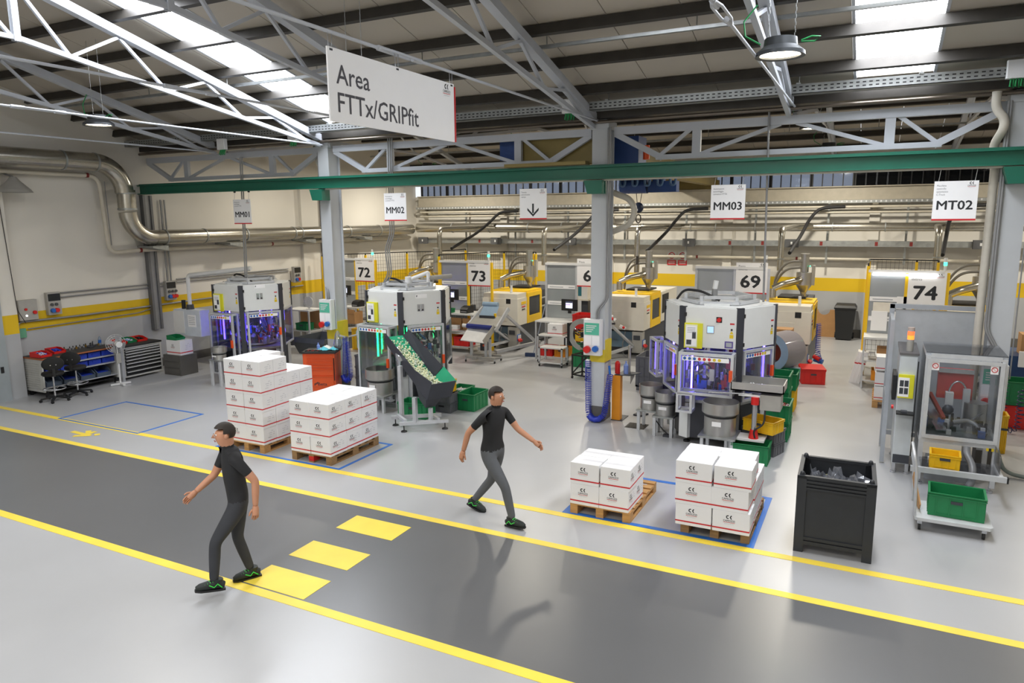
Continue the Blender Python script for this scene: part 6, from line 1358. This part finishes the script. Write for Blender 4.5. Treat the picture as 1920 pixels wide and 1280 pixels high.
MB().box(-.31, .31, -.32, .32, .96, 1.0).add([(-.31, -.33, 1.0), (.31, -.33, 1.0), (.31, .32, 1.0), (-.31, .32, 1.0), (-.26, -.28, 1.07), (.26, -.28, 1.07), (.26, .28, 1.09), (-.26, .28, 1.09)], [(0, 1, 5, 4), (1, 2, 6, 5), (2, 3, 7, 6), (3, 0, 4, 7), (4, 5, 6, 7)]).build('lid', BK, t)
for x in (-.24, .24): MB().cyl((x-.03, .26, .09), (x+.03, .26, .09), .09, n=14).build('wheel', BLACKP, t)
MB().cyl((-.22, .34, .95), (.22, .34, .95), .018, n=8).build('handle', BK, t)
b = MB(); P = [(-.26, 0), (.28, 0), (.28, .86), (.20, .86)]+[(.02+.17*math.cos(R(-a)), .86+.17*math.sin(R(-a))*1.0) for a in range(0, 181, 20)]+[(-.26, .86)]
b.prismy(P, 0, .02).box(.28, .52, .0, .02, 0, .86)
tag(b.build('cut_cardboard', KRAFT, None, (-1.33, 24.22, 0)), 'brown cardboard sheet with a round notch leaning on the back wall beside the dustbin', 'cardboard')
for i in range(3):
    m = MB(); m.xf = Matrix.Translation((-.34+.075*i, 17.86-.02*i, 0)) @ Matrix.Rotation(R(12), 4, 'Y')
    o = m.box(-.012, .06, -.16, .16, 0, .74).mat(REDP).box(-.0125, .061, -.161, .161, .46, .49).build('flat_carton', CART); tag(o, 'bundle of flattened white cartons, %s of three leaning by board 74' % ('left', 'middle', 'right')[i], 'cardboard', 'flattened cartons')
for i, (z, lab) in enumerate(((.145, 'white carton lowest of the pallet stack below board 74'), (.43, 'white carton with open flaps in the middle of the stack below board 74'), (.74, 'open white carton on top of the stack below board 74'))):
    c = carton(.42, 15.78, z, .52, .4, .27, lab, 'cartons below board 74')
    if i: MB().bar((-.26, -.2, .26), (-.26, .2, .26), .12, .004, up=(1, 0, .4)).bar((.26, -.2, .27), (.26, .2, .27), .004, .10).build('flap', CART, c)
p4 = pallet(.14, 15.5, 'wooden pallet under the cartons below board 74')
tag(MB().box(-.25, .25, -.2, .2, 0, .28).build('carton', KRAFT, None, (.42, 17.45, .62)), 'brown carton on the shelf under board 74', 'box'); crate(.30, 17.45, .18, .4, .4, .22, CO, 'orange crate on the bottom shelf of the brightly lit workstation', 'shelf crates')
# right edge, behind the enclosure
crate(2.55, 15.2, .42, .7, .5, .42, CG, 'green crate on the red crate at the right edge of the view', 'green crates'); crate(2.55, 15.2, 0, .7, .5, .41, CR, 'red crate under the green one at the right edge of the view', 'red crates')
t = thing('coil_hose', 'dark blue coiled hose hanging in front of the red crate at the right edge', 'hose', (0, 0, 0)); MB().tube(coil([(2.15, 14.6, 1.0), (2.17, 14.6, .12), (2.28, 14.55, .05), (2.40, 14.6, .12), (2.40, 14.6, .8)], .05, .07), .008, 5).build('coil', M('navy hose', '#1c2452', .4), t)
t = thing('blue_machine', 'blue machine base with white bag at the right edge behind the column', 'machine', (2.95, 17.0, 0)); MB().box(-.55, .9, -.5, .6, .55, 1.05).build('body', M('machine blue', '#22406e', .4), t); MB().box(-.5, .85, -.45, .55, 0, .55).build('base', DARKG, t)
MB().box(-.3, .2, -.3, .1, 1.05, 1.45).build('open_carton', KRAFT, t); MB().box(-.35, -.05, -.56, -.50, .85, 1.15).build('white_bag', SIGNW, t)
tag(MB().tube(rounded([(1.70, 11.9, .62), (1.78, 11.9, .3), (1.9, 12.1, .05), (2.3, 12.0, .03), (3.2, 11.2, .03)], .3, 8), .03, 8).build('floor_hose', M('grey green hose', '#7a8480', .5)), 'grey hose curving over the floor right of the transparent enclosure', 'hose')
crate(2.0, 13.4, 0, .1, .3, .62, CY, 'narrow yellow crate behind the right edge of the transparent enclosure', 'yellow crates')

# ================================================================== BRIDGE CRANE AND HOIST
OLV = M('crane olive yellow', '#80703a', .5, var=.06); CBL = M('crane blue', '#20417c', .45)
t = thing('bridge_crane', 'olive yellow bridge crane spanning the far bay', 'crane', (-5.3, 12.2, 0))
for x in (-.75, .45): MB().box(x-.13, x+.13, .48, 11.9, 4.72, 5.16).build('bridge_girder', OLV, t)
MB().box(-.95, .65, -.10, .12, 4.68, 4.74).box(-.95, .65, .37, .48, 4.74, 5.2).build('end_carriage', OLV, t); MB().box(-.95, .65, 11.75, 11.95, 4.62, 4.9).build('end_carriage', OLV, t)
MB().box(-1.35, -1.02, .50, .80, 4.86, 5.22).build('blue_cabinet', CBL, t); MB().box(.80, 1.3, .9, 1.4, 4.70, 5.22).build('blue_cabinet', CBL, t); MB().cyl((1.42, 1.0, 4.8), (1.42, 1.0, 5.05), .06, n=10).build('orange_beacon', ORG, t)
t = thing('wire_hoist', 'blue wire hoist with dark pulley block and hook below the crane', 'hoist', (-4.85, 17.0, 0))
MB().cyl((-.75, 0, 4.50), (-.1, 0, 4.50), .19, n=16).build('drum_motor', CBL, t); MB().box(-.05, .62, -.14, .14, 4.33, 4.58).build('gear_case', CBL, t); MB().box(.05, .3, -.12, .12, 4.58, 4.72).box(-.6, -.4, -.1, .1, 4.6, 4.72).build('trolley_block', CBL, t)
for k in range(5): MB().tube(rounded([(-.7+.3*k, -.25, 4.72), (-.68+.3*k, -.28, 4.48), (-.58+.3*k, -.28, 4.48), (-.55+.3*k, -.25, 4.72)], .06), .03, 6).build('festoon_loop', M('festoon blue', '#49678a', .5), t)
for x in (-.08, .08): MB().cyl((x-.3, 0, 4.4), (x*.4-.31, 0, 4.05), .008, n=5).build('wire_rope', BLACKP, t)
MB().ball((-.31, 0, 3.98), .125, 16, (1, .7, 1)).build('pulley_block', M('block navy', '#1b2742', .45), t); MB().box(-.36, -.30, -.09, -.085, 3.90, 3.95).build('label', SIGNW, t)
MB().tube([(-.31+.06*math.cos(a), 0, 3.72+.10*math.sin(a)) for a in [2*PI*k/16 for k in range(16)]], .016, 6, closed=True).build('hook_ring', M('hook steel', '#55504a', .4, .6), t)
c = MB()
for i in range(16): c.tube([(-.31+(.012 if i % 2 else 0), 0, 3.62-.05*i), (-.31, (.012 if i % 2 == 0 else 0), 3.57-.05*i)], .012, 5)
c.build('lifting_chain', METL, t); MB().cyl((-.31, 0, 2.82), (-.31, 0, 2.62), .035, n=10).build('lifting_hook', M('hook steel'), t)

# ================================================================== PEOPLE
SKIN = M('skin', '#c08a6c', .55, var=.04); SHIRT = M('black shirt', '#1f2023', .8, var=.12); TROU = M('dark work trousers', '#33353a', .8, var=.1); HAIR = M('dark hair', '#2a211b', .7, var=.2); SHOE = M('shoe charcoal', '#1d2422', .6); LIME = M('lime green', '#3fd04a', .5); TRG = M('grey work trousers', '#5b5e63', .8, var=.08)
def person(loc, head, lab, J, trou, shirt):
    """J: joints in a local frame, x forward, y to the person's left"""
    t = thing('person', lab, 'person', loc, head)
    V = []; E = []; rad = []
    def v(p, r): V.append(p); rad.append(r); return len(V)-1
    def chain(i, pts):
        for p, r in pts: j = v(p, r); E.append((i, j)); i = j
        return i
    g = v(J['pelvis'], (.155, .12)); w_ = chain(g, [(J['waist'], (.145, .105)), (J['chest'], (.175, .12))])
    sh = chain(w_, [(J['collar'], (.12, .085))]); nk = chain(sh, [(J['neck'], (.058, .06)), (J['head0'], (.07, .085)), (J['head1'], (.088, .105)), (J['head2'], (.072, .085))])
    for s_ in ('l', 'r'):
        chain(g, [(J['hip'+s_], (.105, .11)), (tuple((Vector(J['hip'+s_])*.5+Vector(J['knee'+s_])*.5)), (.085, .088)), (J['knee'+s_], (.062, .065)), (tuple(Vector(J['knee'+s_])*.6+Vector(J['ank'+s_])*.4), (.06, .06)), (J['ank'+s_], (.045, .048))])
        chain(sh, [(J['sho'+s_], (.062, .062)), (tuple(Vector(J['sho'+s_])*.5+Vector(J['elb'+s_])*.5), (.052, .052)), (J['elb'+s_], (.041, .041)), (tuple(Vector(J['elb'+s_])*.6+Vector(J['wri'+s_])*.4), (.039, .039)), (J['wri'+s_], (.027, .03))])
    me = bpy.data.meshes.new('body'); me.from_pydata(V, E, []); ob = bpy.data.objects.new('body', me); C.objects.link(ob)
    sk = ob.modifiers.new('skin', 'SKIN'); sk.use_smooth_shade = True
    for i, d in enumerate(me.skin_vertices[0].data): d.radius = rad[i]; d.use_root = (i == 0)
    su = ob.modifiers.new('sub', 'SUBSURF'); su.levels = 3; su.render_levels = 3
    dg = bpy.context.evaluated_depsgraph_get(); dg.update(); bm = bpy.data.meshes.new_from_object(ob.evaluated_get(dg)); bpy.data.objects.remove(ob)
    bm.materials.clear()
    for m in (trou, shirt, SKIN): bm.materials.append(m)
    segs = []
    for s_ in ('l', 'r'): segs += [(J['hip'+s_], J['knee'+s_], 'leg'), (J['knee'+s_], J['ank'+s_], 'leg'), (J['sho'+s_], J['elb'+s_], 'ua'), (J['elb'+s_], J['wri'+s_], 'fa')]
    segs += [(J['pelvis'], J['waist'], 'hip'), (J['waist'], J['collar'], 'torso'), (J['neck'], J['head2'], 'head')]
    def near(p):
        best = (9, '', 0)
        for a, b, k in segs:
            a, b = Vector(a), Vector(b); ab = b-a; u = max(0, min(1, (p-a).dot(ab)/ab.length_squared)); dd = (p-a-ab*u).length-(.06 if k in ('hip', 'torso') else 0)
            if dd < best[0]: best = (dd, k, u)
        return best
    for f in bm.polygons:
        d, k, u = near(f.center); f.use_smooth = True
        f.material_index = (0 if f.center.z < J['pelvis'][2]+.03 else 1) if k in ('leg', 'hip', 'torso') else 1 if (k == 'ua' and u < .62) else 2
    link('body', bm, t)
    hc = Vector(J['head1']); up_ = (Vector(J['head2'])-Vector(J['head0'])).normalized()
    hm = Matrix.Translation(hc)
    b = MB(); b.xf = hm; b.ball((-.008, 0, .028), .104, 24, (1.06, .88, 1.0)); hv = b.mesh('hair', HAIR)
    import bmesh
    q = bmesh.new(); q.from_mesh(hv); bmesh.ops.delete(q, geom=[p for p in q.verts if (p.co-hc).x > .03 and (p.co-hc).z < .072 or (p.co-hc).z < -.03 or ((p.co-hc).x > -.02 and (p.co-hc).z < .02)], context='VERTS'); q.to_mesh(hv); q.free()
    link('hair', hv, t)
    b = MB(); b.xf = hm; b.add([(.088, -.016, -.02), (.088, .016, -.02), (.095, 0, .028), (.122, 0, -.014)], [(0, 3, 2), (3, 1, 2), (0, 1, 3)], True).build('nose', SKIN, t)
    for s_ in (-1, 1):
        b = MB(); b.xf = hm; b.ball((.0785, .033*s_, .018), .0095, 8).build('eye', M('eye white', '#e8e4de', .3), t); b = MB(); b.xf = hm; b.ball((.0875, .033*s_, .018), .005, 6).build('pupil', BLACKP, t)
        b = MB(); b.xf = hm; b.ball((-.005, .088*s_, .0), .03, 8, (.7, .35, 1)).build('ear', SKIN, t)
    b = MB(); b.xf = hm; b.box(.083, .094, -.024, .024, -.055, -.048).build('mouth', M('lips', '#9c5a4c', .5), t)
    for s_ in ('l', 'r'):
        sd = 1 if s_ == 'l' else -1
        W_, El = Vector(J['wri'+s_]), Vector(J['elb'+s_]); d = (W_-El).normalized(); side = Vector((1, 0, 0))-d*d.x; side.normalize(); nn = d.cross(side)
        b = MB(); b.tube([W_-d*.01, W_+d*.03, W_+d*.085], [.027, .036, .034], 8)
        for k, (o_, l) in enumerate(((-.027, .065), (-.009, .08), (.009, .076), (.026, .06))):
            r0 = W_+d*.08-side*o_; c1 = r0+d*l*.5+nn*sd*.008; c2 = c1+d*l*.35+nn*sd*.025
            b.tube([r0, c1, c2], [.0095, .009, .007], 6)
        r0 = W_+d*.03+side*.03; b.tube([r0, r0+d*.03+side*.022, r0+d*.06+side*.028+nn*sd*.01], [.011, .010, .008], 6)
        b.build('hand', SKIN, t)
        A = Vector(J['ank'+s_]); pt = J.get('pitch'+s_, 0)
        sm = Matrix.Translation((A.x, A.y, 0 if not pt else A.z-.09)) @ Matrix.Translation((.0, 0, .0)) @ Matrix.Rotation(R(pt), 4, 'Y')
        b = MB(); b.xf = sm
        b.tube([(-.085, 0, .05), (-.05, 0, .062), (.02, 0, .064), (.09, 0, .05), (.15, 0, .040), (.185, 0, .034)], [.034, .046, .050, .046, .040, .022], 10); b.tube([(-.012, 0, .06), (-.018, 0, .125)], [.052, .053], 10)
        so = b.build('shoe', SHOE, t)
        b = MB(); b.xf = sm; b.prism([(-.10, -.032), (-.04, -.042), (.06, -.046), (.14, -.044), (.19, -.02), (.19, .02), (.14, .046), (.06, .046), (-.04, .042), (-.10, .032)], 0, .022).build('sole', BLACKP, so)
        b = MB(); b.xf = sm
        for k in range(4): b.tube([(.03+.025*k, -.03, .098-.008*k), (.04+.025*k, 0, .112-.011*k), (.03+.025*k, .03, .098-.008*k)], .006, 5)
        for s2 in (-1, 1): b.tube([(-.06, .046*s2, .04), (-.01, .054*s2, .085), (.02, .054*s2, .05), (.07, .05*s2, .075)], .006, 5)
        b.build('lace', LIME, so)
    return t
P1 = dict(pelvis=(.03, 0, .93), waist=(.04, 0, 1.07), chest=(.06, 0, 1.28), collar=(.075, 0, 1.43), neck=(.085, 0, 1.50), head0=(.105, 0, 1.565), head1=(.12, 0, 1.64), head2=(.115, 0, 1.71),
          hipl=(.05, .09, .89), hipr=(.01, -.09, .89), kneel=(.30, .09, .56), kneer=(.05, -.09, .49), ankl=(.34, .09, .15), ankr=(-.06, -.085, .095),
          shol=(.06, .19, 1.41), shor=(.08, -.19, 1.41), elbl=(-.10, .25, 1.18), elbr=(.20, -.24, 1.16), wril=(-.08, .26, .92), wrir=(.40, -.22, 1.02), pitchl=-10)
h1 = math.atan2(-.86, -.51)
person((-5.68, 5.0, 0), h1, 'person in black walking across the crossing with lime laced shoes', P1, TROU, SHIRT)
P2 = dict(pelvis=(.0, 0, .90), waist=(.01, 0, 1.04), chest=(.03, 0, 1.25), collar=(.04, 0, 1.40), neck=(.05, 0, 1.47), head0=(.07, 0, 1.53), head1=(.085, 0, 1.605), head2=(.08, 0, 1.675),
          hipl=(.02, .09, .86), hipr=(-.02, -.09, .86), kneel=(-.08, .09, .48), kneer=(.26, -.09, .50), ankl=(-.38, .09, .12), ankr=(.36, -.085, .10),
          shol=(.06, .19, 1.38), shor=(.02, -.19, 1.38), elbl=(.22, .25, 1.15), elbr=(-.18, -.25, 1.16), wril=(.46, .27, 1.02), wrir=(-.24, -.28, .92), pitchl=14, pitchr=-6)
person((-4.12, 7.57, 0), R(-8), 'person in black shirt and grey trousers striding right along the yellow line', P2, TRG, SHIRT)
